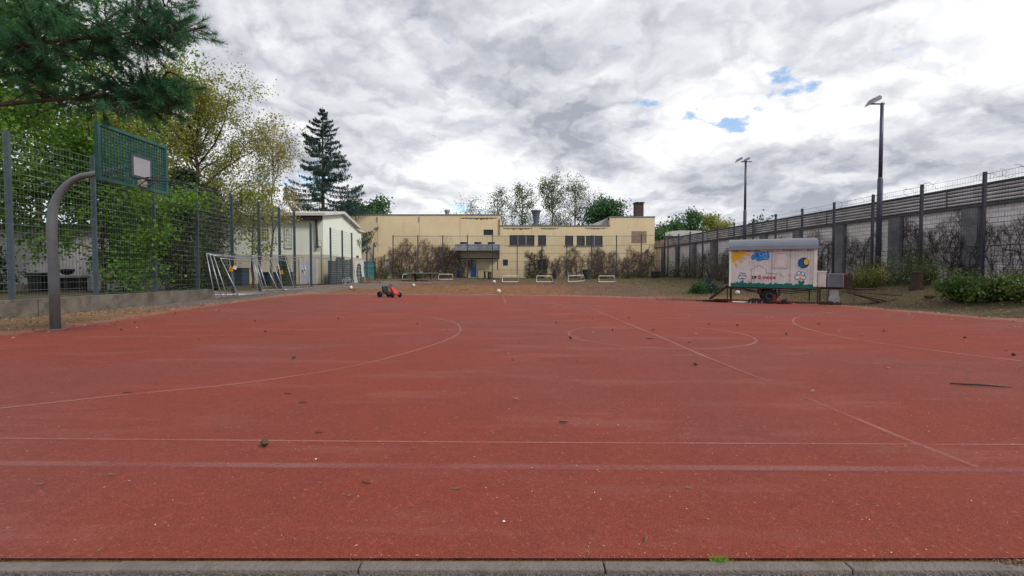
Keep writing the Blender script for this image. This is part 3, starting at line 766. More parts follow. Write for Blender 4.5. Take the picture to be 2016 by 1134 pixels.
# pale bunker roof beyond the wall
bk = empty('flat_roofed_shed', at(1345, 460, 62), 0, 'pale low shed roof just beyond the far end of the block wall', 'shed')
b = MB(); b.prism([(-2.9, -.3), (-2.0, .25), (-.5, .42), (2.4, .38), (3.8, .2), (3.8, -.3)], (0, 0, 0), (1, 0, 0), (0, 0, 1), (0, 1, 0), 6); b.build('roof', mat('pale_roof', (.5, .5, .48), .8, 0, .2, 1), bk)
MB().box(-2.5, .2, -4.6, 3.6, 5.8, -.3).build('wall', mat('shed_wall', (.35, .33, .30), .9, 0, .2, 1), bk)

# ------------------------------------------------------------------ floodlights
def flood(px, d, label, heads, x=None):
    X0 = (px-1008)/FPX*d; z0 = g(X0, d)-.05
    r = empty('floodlight_mast', (X0, d, z0), 0, label, 'floodlight', 'floodlight masts along the right wall')
    pm = mat('mast_blue_grey', (.10, .105, .155), .45, .3, .25, 2)
    MB().tube([(0, 0, 0), (0, 0, 5.75-z0), (0, 0, 5.85-z0)], [.125, .115, .09], 12).build('lower_pole', pm, r, smooth=True)
    MB().tube([(0, 0, 5.85-z0), (0, 0, 9.44-z0)], [.088, .075], 12).build('upper_pole', pm, r, smooth=True)
    MB().box(-.55 if heads == 1 else -.35, -.03, 9.36-z0, .12 if heads == 1 else .45, .03, 9.42-z0).build('bracket', pm, r)
    for hd in range(heads):
        hxm = -.44 if heads == 1 else (-.52, .02)[hd]
        hsc = 1.0 if heads == 1 else .78
        b = MB(); b.prism([(-.33*hsc, -.10*hsc), (.28*hsc, -.02*hsc), (.31*hsc, .10*hsc), (.22*hsc, .18*hsc), (-.02, .13*hsc)], (0, -.22, 0), (1, 0, 0), (0, 0, 1), (0, 1, 0), .44)
        b.xf(Matrix.Translation((hxm, 0, 9.50-z0)) @ Matrix.Rotation(R(-18), 4, 'Y'))
        h = b.build('lamp_head', mat('lamp_housing', (.22, .22, .25), .5, .3, .2, 4), r, bevel=.015)
        b = MB(); b.prism([(-.30*hsc, -.113*hsc), (.22*hsc, -.048*hsc), (.22*hsc, -.036*hsc), (-.30*hsc, -.098*hsc)], (0, -.18, 0), (1, 0, 0), (0, 0, 1), (0, 1, 0), .36)
        b.xf(Matrix.Translation((hxm, 0, 9.50-z0)) @ Matrix.Rotation(R(-18), 4, 'Y')); b.build('lens', MT['glass'], h)
    return r
flood(1728, 23.2, 'nearer tall floodlight mast with a single lamp head above the slatted wall', 1)
flood(1464.5, 35.1, 'farther tall floodlight mast with two lamp heads behind the painted trailer', 2)

# ------------------------------------------------------------------ basketball hoop
HB = empty('basketball_hoop', (-9.55, 9.85, g(-9.6, 9.85)), 0, 'green steel basketball backboard on a thick curved grey pole', 'basketball hoop')
hpole = mat('hoop_pole_grey', (.17, .195, .205), .55, .2, .25, 2.2, dirt=(.15, .12, .10), dscale=4, dthr=(.55, .7), damt=.35)
green = mat('dark_green_steel', (.035, .12, .105), .45, .2, .3, 6)
pts = [(0, 0, -.02), (0, 0, 1.0), (-.02, 0, 2.0), (0, 0, 2.3)]
for k in range(1, 9):
    a = k/8*R(72); pts.append((.0 + .95*(1-math.cos(a)), 0, 2.3 + .95*math.sin(a)*1.0))
pts.append((1.82, 0, 3.40)); pts = [p for p in pts]
MB().tube(pts, [.088]*4 + [.085-.003*k for k in range(1, 9)] + [.058], 18).build('pole', hpole, HB, smooth=True)
MB().lathe([(.16, 0), (.16, .025), (.11, .03)], (0, 0, 0), 18).build('base_plate', hpole, HB)
bx0 = 1.87; by0, by1 = -1.03, .75; bz0, bz1 = 2.93, 4.0
bf = MB()
for (a0, c0, a1, c1) in ((by0, bz0, by1, bz0+.06), (by0, bz1-.06, by1, bz1), (by0, bz0+.06, by0+.06, bz1-.06), (by1-.06, bz0+.06, by1, bz1-.06)):
    bf.box(bx0-.05, a0, c0, bx0+.02, a1, c1)
bb = bf.build('backboard', green, HB)
gm = MB(); n = 24
for i in range(1, n):
    y = by0+.06+(by1-by0-.12)*i/n; gm.box(bx0-.03, y-.006, bz0+.06, bx0-.005, y+.006, bz1-.06)
for i in range(1, 15):
    z = bz0+.06+(bz1-bz0-.12)*i/15; gm.box(bx0-.028, by0+.06, z-.006, bx0-.003, by1-.06, z+.006)
gm.build('grid', green, bb)
gb = MB(); gb.box(bx0-.0, -.27, 3.14, bx0+.022, .27, 3.60); gb.build('target_frame', mat('target_frame', (.07, .08, .11), .5, .2, .2, 4), bb)
MB().box(bx0+.022, -.215, 3.185, bx0+.03, .215, 3.555).build('target_panel', mat('target_panel', (.33, .34, .37), .5, .1, .15, 3), bb)
MB().box(bx0-.06, -.12, 3.25, bx0-.05, .12, 3.5).build('mounting_plate', hpole, HB)
ring = [(bx0+.38+.225*math.cos(a), .0+.225*math.sin(a), 3.13) for a in np.linspace(0, 2*PI, 33)]
rb = MB(); rb.tube(ring, .012, 6); rb.tube([(p[0], p[1], p[2]-.05) for p in ring], .008, 5)
for s in (-1, 1): rb.tube([(bx0+.02, s*.1, 2.98), (bx0+.2, s*.12, 3.1)], .01, 5); rb.tube([(bx0+.02, s*.1, 3.13), (bx0+.18, s*.1, 3.13)], .012, 5)
rb.build('rim', MT['slat'], HB, smooth=True)
MB().box(bx0+.0, -.1, 2.98, bx0+.05, .1, 3.13).build('rim_bracket', mat('beige_bracket', (.30, .30, .24), .6), HB)
# small hoop by the gate
hs_ = empty('small_hoop', (-14.15, 35.1, .3), 0, 'thin poled small basketball hoop standing by the open gateway', 'basketball hoop')
MB().tube([(0, 0, 0), (0, 0, 2.75)], .035, 8).build('pole', MT['post'], hs_)
b = MB(); q = [(-.42, 0, 2.85), (.08, 0, 2.85), (-.02, 0, 3.3), (-.38, 0, 3.3), (-.42, 0, 2.85)]; b.tube(q, .02, 5); b.tube([(-.3, 0, 2.85), (-.27, 0, 3.3)], .012, 5); b.build('backboard', MT['post'], hs_)
b = MB(); b.tube([(-.17+.2*math.cos(a), -.25+.2*math.sin(a), 2.8) for a in np.linspace(0, 2*PI, 17)], .015, 5)
for k in range(8): a = k*PI/4; b.tube([(-.17+.2*math.cos(a), -.25+.2*math.sin(a), 2.8), (-.17+.12*math.cos(a+.3), -.25+.12*math.sin(a+.3), 2.45)], .008, 4)
b.build('rim', MT['slat'], hs_)
MB().tube([(0, 0, 2.75), (-.17, -.05, 2.82)], .025, 6).build('bracket', MT['post'], hs_)

# ------------------------------------------------------------------ mobile fence frames leaning on the fence
FR = [(20.3, 3.5, -13.12, -12.78, 'rearmost steel fence frame of the left stack leaning on the fence'),
      (20.42, 3.55, -13.06, -12.55, 'second steel fence frame from the back in the left leaning stack'),
      (20.55, 3.5, -13.0, -12.38, 'steel fence frame just behind the front one in the left leaning stack'),
      (20.85, 3.6, -12.95, -12.02, 'front steel fence frame of the left stack with widest lean'),
      (23.75, 3.5, -13.08, -12.55, 'steel fence frame in the middle carrying the right orange tag'),
      (25.2, 3.4, -12.95, -12.12, 'front steel fence frame of the right pair leaning toward the pale door'),
      (26.3, 3.4, -13.1, -12.75, 'rear steel fence frame of the right pair close against the fence posts')]
for i, (d0, L, xt, xb, lab) in enumerate(FR):
    zb = g(xb, d0+1)+.02; H = 1.98
    r = empty('fence_frame', (xb, d0, zb), 0, lab, 'fence frame', 'bare steel fence frames leaning on the left fence')
    lean = math.atan2(xb-xt, H)
    m = Matrix.Rotation(-lean, 4, 'Y')
    sag = .05*(1 if i % 2 else -.6)
    for y in (0, L):
        MB().tube([(0, y, -.0), (0, y, H)], .022, 8).xf(m).build('upright', MT['galv'], r, smooth=True)
    MB().tube([(0, 0, H-.03), (.01, L*.3, H-.05-sag*.4), (0, L*.6, H-.05-abs(sag)), (0, L, H-.03)], .019, 8).xf(m).build('top_bar', MT['galv'], r, smooth=True)
    MB().tube([(0, 0, .16), (sag, L*.5, .13), (0, L, .16)], .019, 8).xf(m).build('bottom_bar', MT['galv'], r, smooth=True)
    if i in (0, 4, 6): MB().tube([(0, L*.45, .16), (0, L*.45, H-.05)], .012, 6).xf(m).build('middle_bar', MT['galv'], r, smooth=True)
def tagplate(px, py, d, m, lab, rot=0, w_=.15, h_=.17, marks=False):
    p = at(px, py, d)
    r = empty('tag', tuple(p), 0, lab, 'tag')
    b = MB(); b.box(-w_/2, -.008, -h_/2, w_/2, 0, h_/2); b.xf(Matrix.Rotation(rot, 4, 'Y')); b.build('plate', m, r, bevel=.004)
    if marks:
        b = MB()
        for k in range(3): b.box(-w_*.3, -.011, -h_*.3+k*h_*.28, w_*.3, -.009, -h_*.3+k*h_*.28+.012)
        b.xf(Matrix.Rotation(rot, 4, 'Y')); b.build('marking', MT['dkwood'], r)
tagplate(455, 530, 21.6, MT['orange'], 'orange tag hanging left on the leaning steel frames', .1, .18, .2, True)
tagplate(462.5, 527, 21.7, MT['white'], 'white paper tag beside the left orange tag', .35, .17, .15)
tagplate(554, 536, 26.3, MT['orange'], 'orange tag hanging right on the leaning steel frames', -.1, .18, .2, True)

# ------------------------------------------------------------------ slat screens, teal sheet, tent piece, pallet, bike
sc = empty('slat_screen', (-13.55, 34.9, .3), 0, 'dark slatted privacy screen with faded grey picture behind the wire fence', 'screen')
for k in range(3):
    y0 = k*1.62; h = (1.9, 2.12, 2.0)[k]; b = MB()
    for q in range(int(h/.16)): b.box(-.03, y0, .05+q*.16, .03+.01*(q % 2), y0+1.55, .05+q*.16+.145)
    b.build('panel', MT['slat'], sc)
    MB().box(-.05, y0+1.55, 0, .05, y0+1.62, h+.05).build('post', MT['slat'], sc)
b = MB(); r_ = random.Random(4)
for k in range(26):
    y, z = 2.2+r_.random()*2.0, .5+r_.random()*1.4; w_, h_ = .05+.2*r_.random(), .05+.2*r_.random()
    b.prism([(0, 0), (w_, h_*.3), (w_*.7, h_), (-.03, h_*.6)], (.046+.0007*k, y, z), (0, 1, 0), (0, 0, 1), (1, 0, 0), .0005)
b.build('faded_picture', mat('faded_grey_paint', (.28, .28, .32), .8, 0, .5, 4), sc)
ts = empty('teal_sheet', (-14.3, 45.0, .45), 0, 'teal corrugated sheet panel left of the table tennis table', 'panel')
b = MB(); pr = []
for i in range(49): pr.append((i*.026, .02*math.sin(i*1.3)))
V = [(x, y, 0) for x, y in pr]+[(x, y, 1.75) for x, y in pr]; b.v = V; b.f = [(i, i+1, 50+i, 49+i) for i in range(48)]
b.build('sheet', MT['teal'], ts); MB().box(-.03, -.04, 1.2, 1.28, -.025, 1.26).build('rail', MT['slat'], ts); MB().box(-.03, -.05, 1.74, 1.3, .05, 1.8).build('rail', MT['slat'], ts)
MB().box(1.25, -.05, 0, 1.32, .05, 3.0-.9).build('post', MT['slat'], ts)
te = empty('tent_side', (-12.95, 40.0, g(-12.9, 40)), 0, 'white tent side with arched window standing by the pallet box', 'tent')
b = MB(); outer = [(-.42, 0), (-.38, .9), (-.42, 1.85), (.40, 1.92), (.38, 1.1), (.44, .55), (.62, .12), (.42, .1), (.24, .6), (.18, 1.0), (.16, 1.5), (.0, 1.66), (-.16, 1.5), (-.25, 1.0), (-.22, .5), (-.1, .0)]
b.prism(outer, (0, 0, 0), (1, 0, 0), (0, 0, 1), (0, 1, 0), .05); b.build('canvas', MT['white'], te)
b = MB()
for q in range(4): b.box(-.2, .055, .45+q*.3, .18, .065, .48+q*.3)
for q in (-.02,): b.box(q-.012, .066, .1, q+.012, .076, 1.6)
b.build('window_bars', MT['white'], te)
b = MB(); b.box(-.45, .1, 0, .42, .13, 1.7); b.build('window_sheet', mat('clear_sheet_greenish', (.12, .17, .15), .3), te)
pb = empty('pallet_box', (-12.05, 39.2, g(-12, 39.2)), 0, 'low brown slatted wooden box beside the white tent side', 'crate')
b = MB()
for q in range(4): b.box(-.38, -.25, .04+q*.12, .38, -.22, .13+q*.12); b.box(-.38, .22, .04+q*.12, .38, .25, .13+q*.12)
for q in range(4): b.box(-.38, -.22, .04+q*.12, -.35, .22, .13+q*.12); b.box(.35, -.22, .04+q*.12, .38, .22, .13+q*.12)
b.build('slats', mat('pinkish_wood', (.24, .14, .10), .85, 0, .35, 6), pb)
b = MB()
for (x, y) in ((-.36, -.26), (.36, -.26), (-.36, .26), (.36, .26)): b.box(x-.03, y-.02, 0, x+.03, y+.02, .54)
b.build('corner_posts', MT['wood'], pb)
bo = MB(); bo.tube([(0, 0, .02), (.35, -.2, .05), (.75, .1, .03)], .03, 6); bo.tube([(.1, .3, .02), (.5, .1, .12), (.9, -.2, .03)], .03, 6)
o = bo.build('loose_branches', MT['wood']); o.location = (-11.6, 39.0, g(-11.6, 39)); tag(o, 'pale loose sticks lying right of the pallet box', 'sticks')
bi = empty('childs_bicycle', (-13.05, 36.7, g(-13.05, 36.7)), R(72), 'small grey bicycle leaning in front of the dark slat screen', 'bicycle')
for x in (0, .82):
    wb_ = MB(); wb_.tube([(x+.21*math.cos(a), 0, .22+.21*math.sin(a)) for a in np.linspace(0, 2*PI, 21)], .02, 6)
    for k in range(6): a = k*PI/6; wb_.tube([(x-.2*math.cos(a), 0, .22-.2*math.sin(a)), (x+.2*math.cos(a), 0, .22+.2*math.sin(a))], .003, 3)
    wb_.build('wheel', MT['galv'], bi)
b = MB(); b.tube([(0, 0, .22), (.3, 0, .2), (.25, 0, .5), (0, 0, .22)], .015, 6); b.tube([(.3, 0, .2), (.66, 0, .55)], .018, 6); b.tube([(.25, 0, .5), (.66, 0, .58)], .018, 6); b.tube([(.82, 0, .22), (.64, 0, .66)], .015, 6); b.build('frame', MT['galv'], bi)
MB().tube([(.6, -.2, .72), (.64, 0, .66), (.6, .2, .72)], .013, 6).build('handlebar', MT['slat'], bi)
MB().box(.13, -.06, .55, .34, .06, .59).build('saddle', MT['black'], bi, bevel=.015)

# ------------------------------------------------------------------ trailer
TL = Vector((8.76, 19.0, 0)); TR = R(-25); LEN = 2.95; DEP = 1.9
tr = empty('site_trailer', (TL.x, TL.y, g(TL.x, TL.y)), TR, 'white construction trailer with childlike paintings and rounded grey roof', 'trailer')
tw = mat('trailer_boards', (.63, .605, .61), .7, 0, .18, 2.2, dirt=(.30, .23, .19), dscale=3.2, dthr=(.52, .72), damt=.75, bump=.15)
ZB, ZT = .66, 2.13
b = MB(); n = 30
for k in range(n):      # vertical boards with fine grooves
    x0 = LEN*k/n; b.box(x0, -.0, ZB, x0+LEN/n-.008, .03, ZT)
b.box(0, .022, ZB, LEN, DEP, ZT)
tb = b.build('body', tw, tr)
MB().box(-.03, -.022, ZB, .035, .0, ZT).build('corner_trim', MT['white'], tr)
MB().box(LEN-.10, -.025, ZB+.02, LEN+.02, .0, ZT).build('corner_trim', mat('aged_white_trim', (.66, .63, .60), .6, 0, .2, 5), tr)
b = MB(); b.box(.06, -.03, ZT-.10, LEN-.14, -.001, ZT-.04); b.build('eave_trim', mat('peeling_brown_trim', (.22, .10, .085), .8, 0, .5, 9, col2=(.6, .5, .48)), tr)
b = MB(); prof = []
H0 = ZT-.03
for k in range(13):
    a = PI*k/12; prof.append((DEP/2 - (DEP/2+.10)*math.cos(a), H0 + .47*math.sin(a)**.8))
prof2 = [(DEP/2 - (DEP/2+.07)*math.cos(PI*k/12), H0 - .03 + .44*math.sin(PI*k/12)**.8) for k in range(12, -1, -1)]
b.prism(prof, (-.05, 0, 0), (0, 1, 0), (0, 0, 1), (1, 0, 0), LEN+.1)
b.build('roof', mat('grey_roof_felt', (.16, .175, .21), .42, .3, .2, 1.5, dirt=(.14, .15, .18)), tr)
FX = lambda zx: (zx-255)*.002646
FZ = lambda zy: ZB + (765-zy)*.00299
layer = [0]
def paint(name, col, polys=(), strokes=(), wd=.02, mm=None):
    layer[0] += 1; off = -.0015 - .0007*layer[0]
    b = MB()
    for k, pl in enumerate(polys): b.prism([(FX(a), FZ(c)) for a, c in pl], (0, off-.00004*k, 0), (1, 0, 0), (0, 0, 1), (0, -1, 0), .0003)
    kk = 0
    for st in strokes:
        pts_ = crom([(FX(a), FZ(c)) for a, c in st], 6) if len(st) > 2 else [np.array((FX(a), FZ(c))) for a, c in st]
        n = len(pts_); L_, R_ = [], []
        for i, p in enumerate(pts_):
            t = pts_[min(i+1, n-1)]-pts_[max(i-1, 0)]; t = t/(np.linalg.norm(t)+1e-9); q = np.array([-t[1], t[0]])*wd/2
            L_.append(tuple(p+q)); R_.append(tuple(p-q))
        for i in range(n-1):
            kk += 1
            v0 = len(b.v); yy_ = off-.0003-.00003*(kk % 9)
            b.v += [(L_[i][0], yy_, L_[i][1]), (L_[i+1][0], yy_, L_[i+1][1]), (R_[i+1][0], yy_, R_[i+1][1]), (R_[i][0], yy_, R_[i][1])]
            b.f.append((v0, v0+1, v0+2, v0+3))
    return b.build(name, mm or mat(name+'_colour', col, .6, 0, .22, 9), tr)
sun_c = (.72, .42, .02)
paint('painted_sun', sun_c, [[(277, 300), (455, 300), (470, 318), (525, 340), (515, 360), (455, 345), (425, 350), (415, 372), (472, 392), (468, 404), (405, 385), (385, 395), (428, 445), (418, 458), (365, 405), (345, 418), (328, 425), (330, 445), (355, 490), (345, 512), (332, 505), (300, 440), (277, 420)]])
blue_c = (.01, .14, .50)
r_ = random.Random(3)
cl = []
for k in range(34):
    cxx, cyy = 665+r_.uniform(-105, 95), 355+r_.uniform(-42, 55)*(1-abs((cxx:=0)))
    pass
cloudo = [(540, 385), (560, 345), (590, 350), (585, 310), (640, 300), (700, 305), (750, 308), (772, 330), (775, 385), (745, 412), (700, 410), (660, 428), (620, 425), (600, 395), (565, 412)]
paint('painted_cloud', (.05, .28, .62), [cloudo])
st = [cloudo+[cloudo[0]]]
for k in range(22):
    cx_, cy_ = 600+r_.random()*150, 322+r_.random()*85; rr_ = 14+r_.random()*14
    st.append([(cx_+rr_*math.cos(a), cy_+rr_*.8*math.sin(a)) for a in np.linspace(r_.random()*6, r_.random()*6+4.2, 6)])
paint('painted_cloud_outline', blue_c, strokes=st, wd=.022)
paint('painted_cloud_light', (.45, .58, .75), strokes=[[(cx_+10*math.cos(a), cy_+8*math.sin(a)) for a in np.linspace(k, k+2.6, 4)] for k, (cx_, cy_) in enumerate([(610+r_.random()*140, 325+r_.random()*75) for _ in range(13)])], wd=.014)
paint('painted_house_roof', (.32, .10, .10), strokes=[[(535, 550), (645, 480)], [(645, 480), (752, 550)], [(742, 548), (742, 592)], [(742, 594), (876, 596)]], wd=.014)
paint('painted_house_wall', (.45, .30, .14), strokes=[[(545, 545), (545, 722)]], wd=.016); paint('painted_house_wall', (.45, .30, .14), strokes=[[(868, 598), (868, 722)]], wd=.016)
def flower(cx_, cy_, s, outline, name):
    petals = []; inner = []
    for k, (dx, dy) in enumerate(((-.45, -.95), (.7, -.75), (1.0, .45), (-1.05, .4))):
        px_, py_ = cx_+dx*s*26, cy_+dy*s*24; an = math.atan2(dy, dx)
        pl = [(px_+s*(30*math.cos(a)*math.cos(an)-22*math.sin(a)*math.sin(an)), py_+s*(30*math.cos(a)*math.sin(an)+22*math.sin(a)*math.cos(an))) for a in np.linspace(0, 2*PI, 13)]
        petals.append(pl)
    paint(name+'_petals', (.70, .72, .74), [p[:-1] for p in petals])
    paint(name+'_outline', outline, strokes=petals, wd=.024)
    paint(name+'_centre', (.75, .50, .05), [[(cx_+s*24*math.cos(a), cy_+s*15*math.sin(a)) for a in np.linspace(0, 2*PI, 9)[:-1]]])
flower(425, 632, .95, (.01, .12, .42), 'flower_left'); flower(1175, 628, 1.2, (.01, .14, .46), 'flower_right')
paint('flower_stem', (.03, .2, .5), strokes=[[(430, 655), (428, 690)], [(445, 660), (455, 668), (440, 675)]], wd=.014)
gcol = (.005, .13, .10)
paint('painted_leaves', gcol, [[(405, 695), (428, 688), (450, 695), (440, 722), (415, 722)], [(1150, 690), (1165, 682), (1188, 700), (1210, 682), (1228, 690), (1225, 715), (1200, 745), (1170, 745), (1155, 715)]])
bcirc = lambda cx_, cy_, rx, ry: [(cx_+rx*math.cos(a), cy_+ry*math.sin(a)) for a in np.linspace(0, 2*PI, 25)[:-1]]
paint('painted_ball_edge', (.02, .03, .08), [bcirc(1210, 460, 70, 66)])
paint('painted_ball_blue', (.01, .10, .30), [bcirc(1200, 462, 54, 52)])
paint('painted_ball_ring', (.02, .03, .06), [bcirc(1243, 448, 38, 44)])
paint('painted_ball_yellow', (.70, .45, .04), [bcirc(1245, 448, 31, 36)])
gt_ = [(245, 712)]; 
for k in range(60): gt_.append((245+1125*k/59, 712+30*k/59+r_.uniform(-16, 10)))
gt_ += [(1370, 785), (245, 768)]
paint('painted_grass', gcol, [[(245, 770)] + gt_[1:-2] + [(1370, 785)]])
# shutter panel
b = MB(); x0, x1, z0, z1 = FX(845), FX(1025), FZ(520), FZ(318)
for (a0, c0, a1, c1) in ((x0, z0, x1, z0+.03), (x0, z1-.03, x1, z1), (x0, z0+.03, x0+.03, z1-.03), (x1-.03, z0+.03, x1, z1-.03)): b.box(a0, -.022, c0, a1, 0, c1)
b.box(x0+.06, -.008, z0+.06, x1-.06, 0, z1-.09)
b.build('shutter', mat('shutter_white', (.62, .57, .57), .65, 0, .15, 3), tr)
b = MB()
for (x, z0, z1) in ((FX(815), FZ(720), FZ(300)), (FX(1050), FZ(735), FZ(300))): b.box(x-.006, -.012, z0, x+.006, -.001, z1)
b.box(FX(815), -.012, FZ(523), FX(1025), -.001, FZ(520)); b.build('batten', mat('grey_batten', (.36, .31, .31), .8), tr)
# lettering
def lettering(txt, x, z, size, m, extr=.001):
    cu_ = bpy.data.curves.new('lettering', 'FONT'); cu_.body = txt; cu_.size = size; cu_.extrude = extr; cu_.space_character = 1.12; cu_.offset = .007
    ob = bpy.data.objects.new('tmp', cu_); COL.objects.link(ob); dg = bpy.context.evaluated_depsgraph_get(); dg.update()
    me = bpy.data.meshes.new_from_object(ob.evaluated_get(dg)); COL.objects.unlink(ob)
    o = bpy.data.objects.new('lettering', me); COL.objects.link(o); me.materials.clear(); me.materials.append(m); o.parent = tr
    o.location = (x, -.0225, z); o.rotation_euler = (PI/2, 0, 0)
blk = mat('black_letter_paint', (.03, .03, .035), .6); rdl = mat('red_letter_paint', (.5, .02, .05), .6)
lettering('D', FX(556), FZ(662), .15, blk); lettering('B', FX(590), FZ(662), .15, blk)
lettering('S', FX(636), FZ(664), .20, rdl)
for k, ch in enumerate('ervices'): lettering(ch, FX(684+25.5*k), FZ(662), .17, rdl)
# chassis
b = MB(); b.box(-.1, .0, ZB-.09, LEN+.15, .08, ZB-.005); b.box(-.1, DEP-.08, ZB-.09, LEN+.15, DEP, ZB-.005)
for k in range(5): x = .1+k*.68; b.box(x, .08, ZB-.07, x+.06, DEP-.08, ZB-.01)
b.build('chassis', MT['rust'], tr)
b = MB()
for y in (.1, DEP-.1):
    b.tube([(.0, y, ZB-.1), (1.15, y, ZB-.22), (1.9, y, ZB-.22), (LEN, y, ZB-.1)], .014, 5); b.tube([(.2, y, ZB-.1), (1.15, y, ZB-.28)], .012, 5); b.tube([(1.9, y, ZB-.28), (LEN+.1, y, ZB-.14)], .012, 5)
    for x in (1.1, 1.75): b.box(x-.03, y-.03, .3, x+.03, y+.03, ZB-.08)
b.tube([(1.42, .05, .30), (1.42, DEP-.05, .30)], .03, 8)
b.build('axle_truss', MT['rust'], tr)
for y in (.16, DEP-.16):
    wh = MB().lathe([(.14, -.08), (.27, -.08), (.29, -.05), (.29, .05), (.27, .08), (.14, .08)], (1.42, y, .29), 24, 'y').build('wheel', MT['rubber'], tr, smooth=False)
    MB().lathe([(.02, -.06), (.13, -.085), (.14, -.04), (.14, .04), (.13, .085), (.02, .06)], (1.42, y, .29), 20, 'y').build('rim', mat('wheel_rim', (.16, .17, .17), .6, .3, .3, 5), wh)
for (x, y) in ((-.08, .03), (.06, DEP-.05), (LEN+.06, .03), (LEN+.16, .25), (LEN+.02, DEP-.05), (.03, .4)):
    MB().box(x-.022, y-.022, .0, x+.022, y+.022, ZB-.09).build('support_leg', MT['rust'], tr)
b = MB(); b.prism([(-.78, .14), (-.70, .10), (-.05, .62), (-.05, .74)], (0, .1, 0), (1, 0, 0), (0, 0, 1), (0, 1, 0), .05)
b.prism([(-.78, .14), (-.70, .10), (-.05, .62), (-.05, .74)], (0, .6, 0), (1, 0, 0), (0, 0, 1), (0, 1, 0), .05)
for k in range(4): b.box(-.72+k*.17, .15, .16+k*.135, -.60+k*.17, .6, .185+k*.135)
b.build('steps', MT['rust'], tr)
b = MB(); b.box(LEN+.15, .3, ZB-.08, LEN+1.25, .36, ZB-.01); b.box(LEN+.15, 1.3, ZB-.08, LEN+1.25, 1.36, ZB-.01); b.tube([(LEN+1.2, .33, ZB-.05), (LEN+2.0, .8, ZB-.08)], .035, 6); b.tube([(LEN+1.2, 1.33, ZB-.05), (LEN+2.0, .84, ZB-.08)], .035, 6)
b.box(LEN+.15, .36, ZB-.03, LEN+1.0, 1.3, ZB-.005)
b.build('drawbar', MT['rust'], tr)
def tworld(x, y, z=0):
    p = Matrix.Rotation(TR, 4, 'Z') @ Vector((x, y, 0)); return (TL.x+p.x, TL.y+p.y, tr.location.z+z)
def tthing(name, x, y, z, lab, cat, rz=0): return empty(name, tworld(x, y, z), TR+rz, lab, cat)
o = tthing('cabinet', LEN+.07, .18, ZB, 'narrow off white cabinet on the drawbar against the trailer end', 'cabinet')
b = MB(); b.box(0, 0, 0, .27, .6, .58); b.build('carcass', mat('offwhite_cabinet', (.62, .58, .56), .6, 0, .2, 3), o, bevel=.008); MB().box(-.02, -.02, .58, .30, .62, .61).build('lid', MT['white'], o); MB().box(.02, -.012, .03, .25, -.001, .55).build('door', mat('offwhite_cabinet_door', (.56, .52, .50), .6, 0, .2, 3), o)
o = tthing('equipment_box', LEN+.40, .2, ZB, 'grey metal equipment box with pale edges on the drawbar', 'box')
MB().box(0, 0, 0, .48, .5, .50).build('case', mat('equipment_grey', (.13, .14, .17), .55, .2, .2, 3), o)
b = MB()
for (a0, c0, a1, c1) in ((-.01, .48, .49, .515), (-.01, 0, .012, .48), (.468, 0, .49, .48)): b.box(a0, -.015, c0, a1, .0, c1)
b.box(-.01, 0, .50, .49, .51, .515); b.build('edge_trim', MT['grey'], o)
o = tthing('storage_crate', LEN+.92, .35, ZB-.03, 'dark brown wooden crate right of the grey equipment box', 'crate')
b = MB()
for q in range(4): b.box(0, -.01, .01+q*.12, .27, .01, .12+q*.12)
b.box(0, .01, 0, .27, .4, .5); b.build('boards', MT['dkwood'], o); MB().box(.02, .05, .5, .12, .12, .55).build('latch', mat('orange_brown', (.4, .12, .05), .7), o)
o = tthing('concrete_block', LEN+.44, .3, 0, 'pale concrete support block beneath the grey equipment box', 'block')
b = MB(); b.box(0, 0, 0, .36, .3, .3); b.box(.03, .02, .3, .33, .28, .55); b.build('blocks', mat('pale_concrete_block', (.36, .36, .36), .9, 0, .2, 5), o, bevel=.01)
o = tthing('plank_pile', LEN+1.25, .2, .0, 'weathered planks and bars lying past the trailer drawbar', 'planks')
r_ = random.Random(5)
for k in range(5):
    b = MB(); L = 1.3+r_.random()*.8; b.box(0, -.05, -.015, L, .05, .015); b.xf(Matrix.Translation((-.4+.2*k, .1*k, .50-.06*k)) @ Matrix.Rotation(r_.uniform(-.3, .2), 4, 'Z') @ Matrix.Rotation(R(4+4*k), 4, 'Y')); b.build('plank', MT['wood'] if k % 2 else MT['dkwood'], o)
# things lying by the trailer
o = tthing('longboard', .95, -.35, 0, 'upturned black tray with pale legs on the ground before the trailer wheel', 'tray')
b = MB(); b.prism([(-.30, .06), (-.26, .15), (-.12, .2), (.12, .2), (.28, .14), (.32, .05), (.27, .03), (.2, .10), (-.2, .10), (-.25, .04)], (0, 0, 0), (1, 0, 0), (0, 0, 1), (0, 1, 0), .28); b.build('tray', MT['black'], o)
for x in (-.2, .0, .2):
    MB().tube([(x, .02, 0), (x, .02, .1)], .022, 8).build('leg', MT['grey'], o)
o = tthing('toy_kart', 1.62, -.2, 0, 'dark toy go kart with reddish parts parked under the trailer', 'toy kart')
b = MB(); b.box(-.3, -.15, .08, .3, .15, .13); b.prism([(-.1, .13), (.05, .13), (-.02, .35), (-.1, .36)], (0, -.12, 0), (1, 0, 0), (0, 0, 1), (0, 1, 0), .24); b.build('body', mat('dull_red', (.18, .03, .03), .6), o)
for (x, y) in ((-.24, -.2), (-.24, .2), (.26, -.18), (.26, .18)): MB().lathe([(.03, -.03), (.085, -.03), (.09, 0), (.085, .03), (.03, .03)], (x, y, .09), 14, 'y').build('wheel', MT['rubber'], o)
b = MB(); b.tube([(.2, 0, .1), (.05, 0, .3)], .012, 6); b.build('steering_column', MT['black'], o)
o = tthing('helmet', 1.98, -.15, 0, 'small dark red ball shaped lump right of the toy kart', 'helmet')
